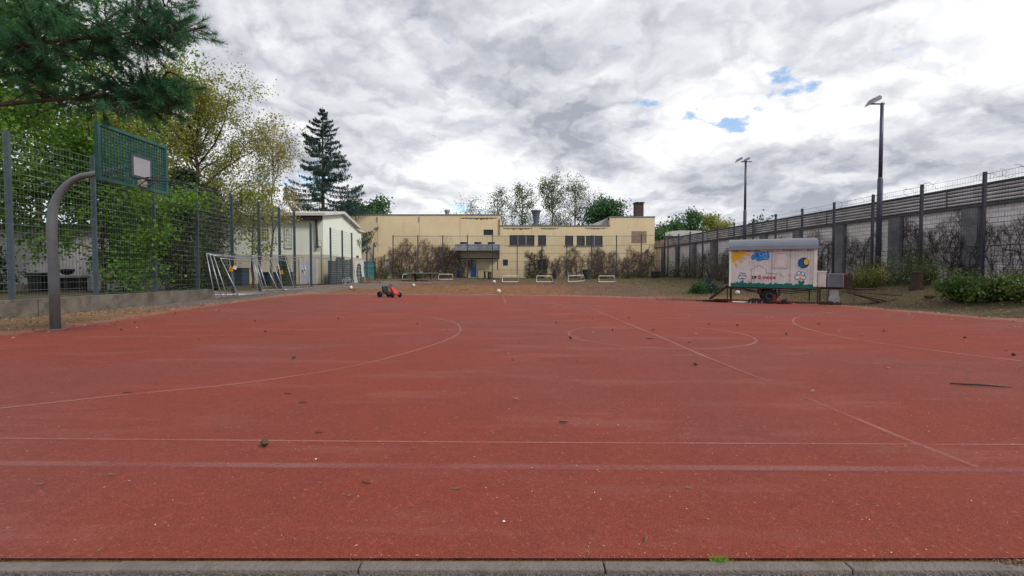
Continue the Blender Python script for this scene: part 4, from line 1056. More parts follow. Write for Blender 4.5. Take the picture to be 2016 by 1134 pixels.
b = MB(); b.lathe([(.07, 0), (.11, .05), (.12, .11), (.09, .18), (.03, .21)], (0, 0, 0), 14); b.build('shell', mat('dark_red', (.07, .015, .02), .5), o, smooth=True)
o = tthing('board_pile', -.5, -.05, 0, 'rusty boards and rods lying left of the trailer steps', 'boards')
for k in range(5):
    b = MB(); L = .7+r_.random()*.6; b.box(-L/2, -.04, 0, L/2, .04, .025); b.xf(Matrix.Translation((-.2+.15*k, -.1*k+.2, .015+.03*k)) @ Matrix.Rotation(r_.uniform(-.5, .5), 4, 'Z')); b.build('board', MT['rust'] if k % 2 else MT['dkwood'], o)
o = tthing('white_pipe', .1, -.15, .02, 'white plastic pipe lying along the ground below the trailer', 'pipe')
MB().tube([(0, 0, .02), (.75, .02, .02)], .022, 8).build('tube', MT['white'], o)
o = tthing('debris_heap', 3.35, -.05, 0, 'small dark heap of debris beside the right trailer leg', 'heap')
b = MB()
for k in range(40): x, y = r_.gauss(0, .14), r_.gauss(0, .1); s = .02+.03*r_.random(); b.box(x-s, y-s, 0, x+s, y+s, s*2+.05*r_.random())
b.build('lumps', MT['dkwood'], o)

# ------------------------------------------------------------------ red pedal kart
kp = gnd(766, 585.5)
K = empty('pedal_kart', (kp.x, kp.y, kp.z+.012), R(-33), 'red and black pedal go kart standing on the red court', 'pedal kart')
for (x, y, r_w, w_) in ((-.36, -.30, .155, .13), (-.36, .30, .155, .13), (.52, -.26, .13, .09), (.52, .26, .13, .09)):
    wh = MB().lathe([(r_w*.5, -w_/2), (r_w*.92, -w_/2), (r_w, -w_/4), (r_w, w_/4), (r_w*.92, w_/2), (r_w*.5, w_/2)], (x, y, r_w), 20, 'y').build('wheel', MT['rubber'], K)
    MB().lathe([(.015, -w_/2-.01), (r_w*.5, -w_*.3), (r_w*.5, w_*.3), (.015, w_/2+.01)], (x, y, r_w), 14, 'y').build('hub', MT['black'], wh)
b = MB(); b.tube([(-.45, 0, .16), (.5, 0, .14)], .028, 8); b.tube([(-.36, -.28, .155), (-.36, .28, .155)], .018, 8); b.tube([(.52, -.24, .13), (.52, .24, .13)], .018, 8); b.tube([(-.3, -.1, .17), (.0, -.1, .22), (.15, 0, .16)], .016, 6); b.tube([(-.3, .1, .17), (.0, .1, .22), (.15, 0, .16)], .016, 6)
b.build('frame', MT['grey'], K)
b = MB(); b.prism([(-.32, .22), (.02, .20), (.05, .25), (-.18, .29), (-.28, .56), (-.36, .58), (-.39, .5)], (0, -.16, 0), (1, 0, 0), (0, 0, 1), (0, 1, 0), .32); b.build('seat', MT['black'], K, bevel=.02)
MB().box(-.305, -.05, .50, -.29, .05, .53).build('seat_slot', MT['white'], K)
b = MB(); b.v = [(.12, -.05, .50), (.12, .05, .50), (.20, .06, .54), (.20, -.06, .54), (.60, -.17, .20), (.60, .17, .20), (.34, .15, .16), (.34, -.15, .16)]
b.f = [(0, 1, 2, 3), (3, 2, 5, 4), (0, 7, 6, 1), (4, 5, 6, 7), (0, 3, 4, 7), (1, 6, 5, 2)]; b.build('fairing', MT['red'], K, bevel=.015)
MB().box(.30, -.17, .14, .62, .17, .19).build('bumper', MT['red'], K, bevel=.015)
MB().tube([(.14, 0, .48), (.06, 0, .56)], .018, 8).build('steering_column', MT['black'], K)
b = MB(); m = Matrix.Translation((.05, 0, .57)) @ Matrix.Rotation(R(-55), 4, 'Y'); b.tube([(.13*math.cos(a), .13*math.sin(a), 0) for a in np.linspace(0, 2*PI, 19)], .014, 6); b.tube([(-.13, 0, 0), (.13, 0, 0)], .01, 5); b.xf(m); b.build('steering_wheel', MT['black'], K)
for s in (-1, 1): MB().box(.2, s*.12-.04, .12, .28, s*.12+.04, .15).build('pedal', MT['black'], K)

K.scale = (.93, .93, .93)
# ------------------------------------------------------------------ balls
def ball(px, py, lab, r=.11, d=None, z=None):
    p = gnd(px, py+4) if d is None else Vector(((px-1008)/FPX*d, d, g((px-1008)/FPX*d, d)))
    b = MB(); n, mm_ = 24, 14
    b.lathe([(max(r*math.sin(PI*k/mm_), .001), -r*math.cos(PI*k/mm_)) for k in range(mm_+1)], (0, 0, 0), n)
    root = b.build('ball', mat('ball_white', (.72, .70, .64), .5, 0, .3, 6), smooth=True)
    root.location = (p.x, p.y, p.z+r+.012); root.rotation_euler = (.5, .3, px); tag(root, lab, 'ball')
    pm = MB(); phi = (1+5**.5)/2
    for (x, y, z_) in [(0, 1, phi), (0, -1, phi), (0, 1, -phi), (0, -1, -phi), (1, phi, 0), (-1, phi, 0), (1, -phi, 0), (-1, -phi, 0), (phi, 0, 1), (-phi, 0, 1), (phi, 0, -1), (-phi, 0, -1)]:
        nrm = Vector((x, y, z_)).normalized(); u = nrm.orthogonal().normalized(); v = nrm.cross(u)
        vs = [nrm*(r*1.004)] + [(nrm + (u*math.cos(a)+v*math.sin(a))*.26).normalized()*(r*1.004) for a in np.linspace(0, 2*PI, 6)[:-1]]
        b0 = len(pm.v); pm.v += [tuple(q) for q in vs]; pm.f += [(b0, b0+1+k, b0+1+(k+1) % 5) for k in range(5)]
    pm.build('panel', mat('ball_panel', (.5, .47, .42), .5), root)
    return root
ball(982, 573.5, 'off white football nearest the middle of the court end', .12)
ball(814.5, 561, 'small dull football lying in the leaves left of centre', .11)
ball(691, 566, 'pale ball on grey tarmac before the slatted screen', .12)
ball(1452.5, 571.5, 'pale ball on the grass seen under the painted trailer', .12, d=25.5)
ball(973, 554, 'half hidden white ball on grass in front of the stump table', .13)

# ------------------------------------------------------------------ mini goals, tennis table, stools, bins
def minigoal(x0, x1, ybase, d, tilt, lab, roll=0):
    xa = (x0-1008)/FPX*d; xb = (x1-1008)/FPX*d; L = xb-xa; z = g((xa+xb)/2, d)
    r = empty('goal_frame', (xa, d, z), 0, lab, 'goal frame', 'low white tube frames at the far end')
    m = Matrix.Rotation(roll, 4, 'Y'); a = .50; zt = a
    q = [(.0, 0, .13), (L, 0, .13), (L-.06, tilt, zt+.1), (.03, tilt, zt+.1), (0, 0, .13)]
    MB().tube(q, .026, 8).xf(m).build('frame', MT['white'], r)
    for x in (.02, L-.02): MB().tube([(x, 0, 0), (x, 0, .13)], .02, 6).xf(m).build('foot', MT['post_dark'], r)
    for x in (.02, L-.05): MB().tube([(x, tilt, zt+.1), (x, tilt+.5, .0)], .015, 6).xf(m).build('brace', MT['post_dark'], r)
minigoal(792, 821, 551, 43.5, .15, 'leftmost low white frame beside the tennis table end')
minigoal(863, 892, 550, 43.5, .15, 'low white frame right of the tennis table')
minigoal(989, 1021, 555, 38.5, .15, 'low white frame right of the stump table')
minigoal(1056, 1088, 554, 38.5, .05, 'upright low white frame second right of the stump table')
minigoal(1119, 1151, 554, 38.5, .1, 'skewed low white frame in front of the dark bin', R(-3))
minigoal(1179, 1211, 554, 38.5, .1, 'rightmost low white frame at the edge of the brown litter')
tt = empty('tennis_table', ((830-1008)/FPX*43, 43, g(-8.2, 43)), 0, 'grey outdoor table tennis table on two slab legs', 'table')
MB().box(-1.37, -.76, .70, 1.37, .76, .76).build('table_top', mat('table_grey', (.22, .23, .22), .7, 0, .2, 2), tt)
for x in (-.7, .72): MB().box(x-.12, -.5, 0, x+.12, .5, .70).build('leg', MT['concrete'], tt)
MB().box(-.01, -.78, .76, .01, .78, .88).build('net', MT['galv'], tt)
sm_ = empty('stump_table', ((960-1008)/FPX*45.5, 45.5, g(-2.3, 45.5)), 0, 'small rustic table of stump legs right of the blue door', 'table')
MB().lathe([(.40, .68), (.43, .70), (.43, .76), (.38, .78)], (0, 0, 0), 14).build('table_top', MT['wood'], sm_)
for (x, y) in ((-.28, 0), (.1, .1), (.3, -.05)): MB().tube([(x*1.1, y, 0), (x, y, .35), (x, y, .70)], [.11, .08, .09], 8).build('leg', MT['bark'], sm_)
MB().tube([(.3, -.15, .05), (.75, -.7, .12), (1.2, -1.2, .03)], .04, 6).build('fallen_branch', MT['wood'], sm_)
def bin_(px, d, w_, h, lab, m):
    x = (px-1008)/FPX*d; r = empty('barrel', (x, d, g(x, d)), 0, lab, 'barrel')
    MB().lathe([(w_*.43, 0), (w_*.47, h*.3), (w_*.46, h*.34), (w_*.5, h*.9), (w_*.53, h*.92), (w_*.53, h*.96)], (0, 0, 0), 18).build('drum', m, r, smooth=False)
    MB().lathe([(w_*.5, h*.96), (w_*.45, h), (.03, h*1.02)], (0, 0, 0), 18).build('lid', m, r)
bm_ = mat('dark_barrel', (.03, .032, .035), .7, 0, .3, 3)
bin_(1155, 45.6, .82, .95, 'wide dark barrel behind the skewed white frame', bm_)
bin_(1092.5, 45.8, .36, .92, 'slim dark drum left of the pale door', bm_)
bin_(1291, 45.2, .9, .62, 'low dark planter tub at the building corner', bm_)
bin_(904.5, 49.2, .42, .9, 'blue plastic barrel standing left of the blue door', mat('blue_barrel', (.02, .04, .16), .5, 0, .3, 3))
# dark boxes behind left fence
def crate(px0, px1, py0, py1, d, lab):
    a = at(px0, py1, d); c = at(px1, py0, d); zg = g(a.x, d)
    r = empty('storage_box', (a.x, d, zg), 0, lab, 'storage box')
    b = MB(); H_ = c.z-zg; n = int(H_/.17)
    for q in range(n): b.box(0, 0, q*.17, c.x-a.x, .04, q*.17+.155)
    b.box(0, .04, 0, c.x-a.x, .9, H_); b.build('boards', mat('blue_black_boards', (.035, .05, .075), .7, 0, .3, 2), r); MB().box(-.04, -.05, H_, c.x-a.x+.04, .95, H_+.06).build('lid', MT['slat'], r)
crate(421, 476, 529, 566, 31.5, 'dark blue grey slatted storage box behind the leaning frames')
crate(513, 566, 537, 570, 33.5, 'lower dark storage box nearer the pale door behind frames')

# ------------------------------------------------------------------ grey corrugated shed on the far left
def corr(name, L, H, m, pitch=.16, amp=.03):
    b = MB(); n = int(L/pitch*2)
    for i in range(n+1):
        x = L*i/n; y = amp if i % 2 else -amp
        b.v += [(x, y, 0), (x, y, H)]
    b.f = [(2*i, 2*i+2, 2*i+3, 2*i+1) for i in range(n)]
    return b
sh = empty('corrugated_shed', (-29, 22.5, .35), 0, 'grey corrugated metal shed behind the left fence and trees', 'shed')
cg = mat('corrugated_grey', (.36, .35, .36), .6, .1, .25, 1)
w1 = corr('wall', 11.2, 3.0, cg).build('wall', cg, sh)
MB().box(0, .05, 0, 11.2, 6, 3.0).build('body', cg, sh); MB().box(-.2, -.35, 3.0, 11.4, 6.2, 3.12).build('roof', MT['slat'], sh)
MB().box(0, -.07, -.05, 7.2, -.035, .3).build('plinth', MT['concrete'], sh)
o_ = MB(); o_.box(6.3, -.45, .62, 8.9, -.04, .72); o_.build('shelf', MT['grey'], sh)
b = MB(); b.box(6.4, -.10, -.1, 8.8, -.04, .62); b.build('opening', mat('opening_shade', (.015, .012, .012), .9), sh)  # near-black panel on the solid wall, coloured as the shade inside an opening
for x in (6.45, 7.3, 8.1, 8.75): MB().box(x-.05, -.4, -.1, x+.05, -.3, .62).build('support', MT['dkwood'], sh)
bp_ = empty('wheelie_bin', tuple(at(68, 583, 19.5)), 0, 'black plastic bin against the corrugated shed', 'bin')
bp_.location.z = .72-.3
MB().prism([(-.24, 0), (.24, 0), (.30, .62), (-.30, .62)], (0, 0, 0), (1, 0, 0), (0, 0, 1), (0, 1, 0), .5).build('body', MT['black'], bp_, bevel=.02)
MB().box(-.34, -.05, .62, .34, .55, .78).build('lid', MT['black'], bp_, bevel=.03)
hb = empty('hanging_basket', tuple(at(132, 533, 21.9)), 0, 'dark half round basket fixed on the corrugated shed wall', 'basket')
MB().lathe([(.05, -.2), (.2, -.14), (.28, .0), (.28, .08)], (0, 0, 0), 12).build('bowl', MT['black'], hb)
ws = empty('white_shed', tuple(at(330, 575, 26)), 0, 'small white striped shed behind the left fence near the yew', 'shed')
ws.location.z = .3
b = corr('w', 1.2, 1.9, MT['white'], .13, .02); b.xf(Matrix.Translation((-.7, 0, 0))); b.build('wall', MT['white'], ws); MB().box(-.7, .04, 0, .5, 1.8, 1.9).build('body', MT['white'], ws)
MB().box(-.75, -.05, .62, .55, -.025, .82).build('band', mat('brick_red_band', (.20, .08, .06), .8), ws); MB().box(-.85, -.2, 1.9, .65, 2, 1.98).build('roof', MT['slat'], ws)

# ------------------------------------------------------------------ vegetation
def quads(centres, size, seed, aspect=.6, up=None, jitter=1.0, tri=False, droop=None):
    """random leaf faces: returns V,F"""
    r = np.random.default_rng(seed); n = len(centres)
    a = r.normal(size=(n, 3)); 
    if droop is not None: a = a*.35 + np.asarray(droop)
    a /= np.linalg.norm(a, axis=1, keepdims=True)
    b = r.normal(size=(n, 3)); b -= a*(a*b).sum(1, keepdims=True); b /= np.linalg.norm(b, axis=1, keepdims=True)
    s = size*(.6+.8*r.random((n, 1)))
    A = a*s*.5; B = b*s*.5*aspect
    C_ = np.asarray(centres)
    if tri:
        V = np.stack([C_-A, C_+A*.2+B, C_+A], 1).reshape(-1, 3); F = np.arange(3*n).reshape(-1, 3)
    else:
        V = np.stack([C_-A, C_+B-A*.1, C_+A, C_-B-A*.1], 1).reshape(-1, 3); F = np.arange(4*n).reshape(-1, 4)
    return V, F
def limb(p, d, L, r0, r, n=6, wob=.15, up=.1):
    pts = [np.array(p, float)]; d = np.array(d, float); d /= np.linalg.norm(d)
    for i in range(n):
        d = d + r.normal(size=3)*wob + np.array([0, 0, up]); d /= np.linalg.norm(d); pts.append(pts[-1]+d*L/n)
    rad = [r0*(1-.8*i/n) for i in range(n+1)]
    return pts, rad
def tree(label, base, H, CR, cb, nleaf, lsize, lm, bm, seed, trunkr=.16, lean=(0, 0), nl=16, spread=.30, group=None, name='broadleaf_tree', cat='tree', stretch=(1, 1), updir=.55, twigvis=True, nsub=6, top=1.0, clump=1.0):
    r = np.random.default_rng(seed); root = empty(name, tuple(base), 0, label, cat, group)
    b = MB(); tp = []; n = 9
    for i in range(n+1):
        t = i/n; tp.append(np.array([lean[0]*t*t*H + (r.normal()*.05*H/10 if i else 0), lean[1]*t*t*H + (r.normal()*.05*H/10 if i else 0), H*.92*t - .1]))
    b.tube(tp, [trunkr*(1-.88*(i/n)**.8) for i in range(n+1)], 8)
    tw = []
    for k in range(nl):
        t = cb/H + (1-cb/H)*((k+.5)/nl)**.85*.9
        i = min(int(t*n), n-1); f = t*n-i; p = tp[i]*(1-f)+tp[i+1]*f
        an = k*2.4+r.normal()*.5
        prof = math.sin(PI*min(max((t-cb/H)/(1-cb/H)*.85+.15, 0), 1))**.6
        L = CR*(.75+.4*r.random())*max(prof, .35)
        d = (math.cos(an)*stretch[0], math.sin(an)*stretch[1], updir+.6*t)
        pts, rad = limb(p, d, L, trunkr*.42*(1-t*.6), r, 6, .16, .03)
        b.tube(pts, rad, 5, False)
        for j in range(nsub):
            q = pts[1+int(r.random()*5.99) if False else min(2+j*5//nsub, 6)]
            d2 = (np.array(pts[-1])-np.array(pts[0]))/L + r.normal(size=3)*.65
            p2, r2 = limb(q, d2, L*.5*(.6+.6*r.random()), rad[3]*.6, r, 4, .22, .04)
            b.tube(p2, r2, 4, False)
            tw += p2[1:]
            for jj in range(3):
                q3 = p2[1+jj]; d3 = r.normal(size=3)+np.array([0, 0, .3])
                p3, r3 = limb(q3, d3, L*.24*(.5+r.random()), max(r2[2]*.5, .008), r, 3, .25, .03)
                if twigvis: b.tube(p3, r3, 3, False)
                tw += p3[1:]
        tw += pts[4:]
    # leader
    tw += [tp[-1]+r.normal(size=3)*.2*CR*.3 for _ in range(12)]
    b.build('trunk', bm, root)
    tw = np.array(tw); wt = r.random(len(tw))**1.6*clump + (1-clump)*.5 + .02; wt /= wt.sum()
    c = tw[r.choice(len(tw), nleaf, p=wt)] + r.normal(size=(nleaf, 3))*spread*np.array([1, 1, .75])
    c = c[c[:, 2] > .05]
    V, F = quads(c, lsize, seed+1, .75)
    mesh_np('crown', V, F, lm, root)
    return root
LG = leafmat('leaf_fresh_green', (.085, .21, .025), (.18, .31, .035), (.05, .14, .025), 0.5)
LD = leafmat('leaf_deep_green', (0.035, 0.11, 0.03), (0.06, 0.15, 0.035), (0.03, 0.08, 0.03), 0.4)
LY = leafmat('leaf_olive_yellow', (.25, .28, .06), (.33, .31, .08), (.19, .24, .05), 0.5)
LP = leafmat('leaf_pale_bud', (0.34, 0.32, 0.13), (0.4, 0.33, 0.15), (0.25, 0.25, 0.09), 0.4)
LB = leafmat('leaf_bush', (.065, .12, .03), (.11, .16, .035), (.04, .08, .025), 0.35)
LC = leafmat('needle_dark', (0.022, 0.055, 0.045), (0.035, 0.075, 0.055), (0.02, 0.045, 0.042), 0.15)
LX = leafmat('needle_yew', (0.05, 0.08, 0.03), (0.07, 0.1, 0.035), (0.03, 0.055, 0.025), 0.2)
LF = leafmat('leaf_far_green', (0.1, 0.15, 0.06), (0.14, 0.19, 0.07), (0.07, 0.12, 0.06), 0.3)
LFD = leafmat('leaf_far_deep', (0.045, 0.12, 0.045), (0.07, 0.16, 0.05), (0.04, 0.1, 0.045), 0.25)
GL = 'trees behind the left fence'
tree('large green maple whose crown fills the left edge behind the fence', (-18.3, 16.5, .4), 10.6, 5.4, 2.2, 25000, .14, LG, MT['bark'], 11, .22, (.02, 0), 22, .30, GL, 'maple_tree', clump=.8)
tree('low fresh green tree just behind the fence under the basketball board', (-15.4, 17.8, .4), 5.4, 2.7, .5, 24000, .12, LG, MT['bark'], 12, .09, (.02, 0), 18, .30, GL, 'maple_tree', updir=.15)
tree('deep green tree beyond the corrugated shed at far left', (-27, 27, .4), 11.5, 5.5, 2.5, 12000, .2, LD, MT['bark'], 13, .22, (0, 0), 18, .4, GL, 'maple_tree')
tree('small leafy tree at the left picture edge behind the fence', (-16.6, 13.4, .4), 6.2, 2.4, 2.9, 9000, .13, LG, MT['bark'], 14, .12, (0, 0), 12, .3, GL, 'maple_tree')
tree('tall olive yellow tree rising over the fence left of centre', (-18.6, 28.0, .3), 11.8, 5.0, 3.2, 38000, .11, LY, MT['bark'], 21, .24, (.012, 0), 24, .24, GL, 'oak_tree', clump=1.0, updir=.5, nsub=8)
tree('sparse pale leaved slender tree beside the dark spruce', (-16.8, 33.2, .3), 11.3, 3.4, 3.6, 6500, .12, LP, MT['bark_grey'], 22, .11, (.0, 0), 16, .24, GL, 'young_tree', updir=.9)
tree('light olive tree behind the basketball board and maple', (-21.8, 26.5, .3), 9.8, 3.8, 3.0, 12000, .13, LY, MT['bark'], 23, .16, (.0, 0), 16, .33, GL, 'oak_tree')
tree('low branching olive tree in front of the pale clubhouse', (-15.7, 28.6, .3), 6.0, 2.6, 2.0, 3800, .14, LY, MT['bark'], 24, .09, (.02, 0), 11, .26, GL, 'young_tree', updir=.25)

def dense_crown(label, base, H, rad, n, ls, lm, seed, name='yew_tree', cat='tree', group=None, prof=lambda t: math.sin(PI*(t*.85+.12))**.7, lean=0):
    r = np.random.default_rng(seed); root = empty(name, tuple(base), 0, label, cat, group)
    b = MB(); b.tube([(0, 0, -.1), (lean*.5, 0, H*.5), (lean, 0, H*.95)], [rad*.1+.03, rad*.07+.02, .02], 7)
    t = r.random(n); an = r.random(n)*2*PI; lob = 1+.28*np.sin(an*3+t*9+seed)+.18*np.sin(an*7-t*17)
    R_ = rad*np.array([prof(x) for x in t])*lob*np.sqrt(.25+.75*r.random(n))
    c = np.stack([R_*np.cos(an)+lean*t, R_*np.sin(an), t*H], 1)+r.normal(size=(n, 3))*ls*.8
    for k in range(18):
        i = int(r.random()*n); b.tube([(lean*t[i]*.6, 0, t[i]*H*.75), tuple(c[i])], [.025, .008], 4, False)
    b.build('trunk', MT['bark'], root)
    c = c[c[:, 2] > .02]
    V, F = quads(c, ls, seed+1, .5); mesh_np('crown', V, F, lm, root); return root
dense_crown('dark dense yew behind the fence left of the leaning frames', (-15.2, 22.2, .35), 5.6, 1.25, 16000, .12, LX, 31, group=GL)
dense_crown('broader dark yew between the fence posts beside the first', (-14.75, 21.0, .35), 4.3, .85, 9000, .12, LX, 32, group=GL, lean=.2)
dense_crown('yellowish dark yew tangled at the fence right of the others', (-14.9, 23.6, .35), 5.0, .85, 9000, .12, leafmat('needle_olive', (.06, .065, .02), (.08, .085, .025), (.03, .045, .02), .15), 33, group=GL)
dense_crown('small conical fir between the leaning frames and pale door', (-13.95, 28.9, .3), 1.9, .62, 4000, .08, LX, 34, name='fir_tree', prof=lambda t: (1-t)*.9+.1)
dense_crown('rounded dark shrub at the foot of the corrugated shed', (-19.9, 17.2, .4), 2.0, 1.3, 5000, .12, LD, 35, name='shrub', cat='shrub')

# spruce
def spruce(label, base, H, R0, seed):
    r = np.random.default_rng(seed); root = empty('spruce_tree', tuple(base), 0, label, 'tree')
    b = MB(); b.tube([(0, 0, -.1), (0, 0, H*.5), (.05, 0, H)], [.3, .17, .025], 8); C_ = []
    z = 3.0
    while z < H-.15:
        t = (z-3)/(H-3); L0_ = R0*(1-t)**.80*(.9+.2*r.random()); nb = 6 if t < .85 else 4
        for k in range(nb):
            an = r.random()*2*PI; L = L0_*(.62+.5*r.random()); pts = []
            for i in range(7):
                f = i/6; rr_ = L*f; zz = z + L*(-.30*f + .34*f*f*f)*(1.1-.2*t) + (.25*L*f if t > .8 else 0)
                pts.append(np.array([math.cos(an)*rr_, math.sin(an)*rr_, zz]))
            b.tube(pts, [.035*(1-.12*i) for i in range(7)], 3, False)
            m_ = int(30+170*L/R0)
            f = .12+.88*r.random(m_)**.7; ii = np.minimum((f*6).astype(int), 5); fr = f*6-ii; P_ = np.array(pts)
            q = P_[ii]*(1-fr[:, None])+P_[ii+1]*fr[:, None]
            side = r.normal(size=m_)*L*.10*(1-.5*f)
            q = q+np.stack([-math.sin(an)*side, math.cos(an)*side, -np.abs(r.normal(size=m_))*(.06+.13*(1-t))], 1)
            C_.append(q)
        z += .38+.20*(1-t)
    b.build('trunk', MT['bark'], root)
    c = np.concatenate(C_)
    V1, F1 = quads(c, .30, seed+1, .22, droop=(0, 0, -1.1)); V2, F2 = quads(c+r.normal(size=c.shape)*.05, .17, seed+2, .4)
    mesh_np('crown', np.concatenate([V1, V2]), np.concatenate([F1, F2+len(V1)]), LC, root)
spruce('tall dark spruce with drooping branches behind the clubhouse roof', (-19.5, 49.0, .5), 17.7, 6.3, 41)
dense_crown('dense dark fir mass at the foot of the tall spruce', (-18.0, 52.5, .5), 8.4, 3.6, 9000, .3, LC, 42, name='fir_tree', prof=lambda t: (1-t)**.5)
tree('rounded green tree peeking between the spruce and beige building', (-18.0, 60, .5), 9.4, 3.6, 3, 8000, .3, LFD, MT['bark'], 43, .2, nl=14, spread=.45)

# far trees behind the building
GF = 'trees beyond the beige building'
for (px, py, d, cr_, nlf, lmx, sp, lab, sd, ls, tr_) in [
    (925, 388, 74, 2.9, 900, LF, .45, 'small thin tree leftmost above the beige roof', 51, .22, .08),
    (978, 364, 72, 2.8, 1800, LF, .45, 'slim sparse tree above the step in the beige roof', 52, .24, .12),
    (1028, 356, 70, 3.0, 2900, LF, .42, 'leafy slender tree just left of the roof funnel', 53, .24, .14),
    (1086, 345, 68, 3.6, 3400, LF, .40, 'tall airy tree right of the roof funnel', 54, .24, .18),
    (1132, 350, 70, 3.8, 2500, LF, .45, 'wide airy tree rightmost of the tall thin ones', 55, .24, .16)]:
    p = at(px, py, d)
    tree(lab, (p.x, d, .5), p.z-.5, cr_*1.2, 2.5, int(nlf*1.7), ls*.75, lmx, MT['bark_grey'], sd, tr_*1.5, nl=15, spread=sp*.75, group=GF, updir=1.35, nsub=6, clump=.8)
p = at(1198, 396, 66); tree('round dense green tree behind the right end of the beige roof', (p.x, 66, .5), p.z-.5, 3.5, 3.5, 9500, .30, LFD, MT['bark'], 56, .25, nl=20, spread=.55, group=GF, clump=.5, updir=.5)
for i, (px, py, d, cr_, nl_, lab, lmx) in enumerate([(1303, 437, 70, 1.7, 2200, 'light green tree just right of the beige building', LF), (1335, 415, 78, 2.2, 900, 'nearly bare tree beyond the far wall end', LF), (1362, 414, 72, 2.4, 5200, 'bushy green tree beyond the pale shed roof', LFD),
                                                     (1398, 420, 76, 2.8, 5000, 'broad olive tree behind the slatted wall top', LY), (1418, 430, 80, 3.0, 3600, 'low reddish tree at the right of the far tree row', LP), (1325, 440, 66, 2.5, 3500, 'low dark bushy tree at the end of the wall', LFD),
                                                     (1493, 421, 50, 1.4, 600, 'thin tree top poking over the slatted wall', LFD), (1295, 452, 63, 1.6, 2600, 'dark green shrub tree at the building corner', LFD)]):
    p = at(px, py, d); tree(lab, (p.x, d, .5), p.z-.5, cr_, 1.6, nl_, .28, lmx, MT['bark'], 60+i, .12, nl=14, spread=.45, group='trees beyond the wall end', updir=.7)

# pine coming in from the left
def pine(label, base, H, seed):
    r = np.random.default_rng(seed); root = empty('pine_tree', tuple(base), 0, label, 'tree'); B0 = np.array(base)
    b = MB(); b.tube([(0, 0, -.2), (.1, .1, H*.5), (0, .2, H)], [.32, .22, .08], 10)
    tips = []
    tg = [(405, 52, 7.2), (385, 30, 7.4), (340, 70, 7.0), (330, 20, 7.6), (300, 95, 7.3), (270, 104, 7.0), (285, 40, 6.8), (235, 20, 7.4), (190, 50, 7.0), (150, 20, 7.5), (95, 40, 7.0), (50, 20, 6.8), (20, 70, 7.3), (100, 75, 7.6), (180, 80, 7.2),
          (375, 165, 7.6), (365, 205, 7.7), (330, 190, 7.4), (300, 225, 7.5), (270, 235, 7.3), (280, 150, 7.6), (240, 125, 7.5), (230, 180, 7.3), (250, 210, 7.6), (200, 215, 7.5), (200, 150, 7.2), (170, 180, 7.6), (150, 130, 7.3), (110, 150, 7.6), (70, 125, 7.3), (40, 150, 7.6), (20, 110, 7.2), (320, 165, 7.8), (345, 225, 7.9), (215, 100, 7.9), (130, 105, 7.9), (90, 170, 7.5),
          (-60, 60, 7.2), (-100, 150, 7.5), (-40, 130, 7.7), (-80, 0, 7), (60, -40, 7.3), (180, -50, 7.4), (280, -40, 7.2), (350, -30, 7.4)]
    roots_ = {}
    limbs = [((2.6, .3, 0), [0, 1, 2, 3, 4, 5, 6, 7, 8, 9, 10, 11, 12, 13, 14])]
    T = [np.array(at(*q))-B0 for q in tg]
    # two main boughs
    def bough(z0, mid, end):
        P_ = [np.array([.1, .1, z0]), np.array(mid), np.array(end)]; P_ = crom([tuple(p) for p in P_], 8); b.tube([tuple(p) for p in P_], [.06*(1-.75*i/(len(P_)-1)) for i in range(len(P_))], 7, False); return P_
    e1 = np.array(at(300, 60, 7.2))-B0; e2 = np.array(at(315, 185, 7.6))-B0; e3 = np.array(at(60, 10, 7.2))-B0; e4 = np.array(at(60, 140, 7.5))-B0
    bs_ = [bough(3.9, (e1*.5+np.array([0, 0, 2.1])), e1), bough(3.0, (e2*.5+np.array([0, 0, 1.75])), e2), bough(4.3, e3*.6+np.array([0, 0, 1.9]), e3), bough(3.1, e4*.6+np.array([0, 0, 1.4]), e4)]
    allp = np.concatenate([np.array(q) for q in bs_])
    cen, dirs = [], []
    for tp_ in T:
        dist = np.linalg.norm(allp-tp_, axis=1); s = allp[np.argmin(dist + .25*np.abs(allp[:, 0]-tp_[0]+.5))]
        v = tp_-s; L = np.linalg.norm(v)
        mid = s+v*.5+r.normal(size=3)*.12
        P_ = crom([tuple(s), tuple(mid), tuple(tp_)], 5); b.tube([tuple(p) for p in P_], [.025*(1-.6*i/(len(P_)-1)) for i in range(len(P_))], 5, False)
        for k in range(20):
            f = .3+.7*r.random(); q = s+v*f + r.normal(size=3)*np.array([.14, .22, .10])
            bp_i = s+v*max(f-.18, 0); b.tube([tuple(bp_i), tuple(q)], [.010, .005], 3, False)
            cen.append(q); dd_ = q-bp_i+v/L*.12+np.array([0, 0, .06]); dirs.append(dd_/np.linalg.norm(dd_))
    b.build('trunk', MT['bark'], root)
    V = []; 
    cen = np.array(cen); dirs = np.array(dirs); nn_ = 95; n = len(cen)
    c = np.repeat(cen, nn_, 0)+np.repeat(dirs, nn_, 0)*(-.10+.18*r.random((n*nn_, 1))); d = np.repeat(dirs, nn_, 0)*.55+r.normal(size=(n*nn_, 3))*.6; d /= np.linalg.norm(d, axis=1, keepdims=True)
    L = .10+.05*r.random((n*nn_, 1)); s = np.cross(d, r.normal(size=d.shape)); s /= np.linalg.norm(s, axis=1, keepdims=True)
    V = np.stack([c-s*.0028, c+s*.0028, c+d*L], 1).reshape(-1, 3)
    mesh_np('needles', V, np.arange(len(V)).reshape(-1, 3), leafmat('pine_needles', (.035, .13, .065), (.07, .20, .07), (.025, .095, .055), .3), root)
pine('pine with dark needle boughs hanging in from the upper left', (-11.4, 7.4, 0), 9.5, 71)

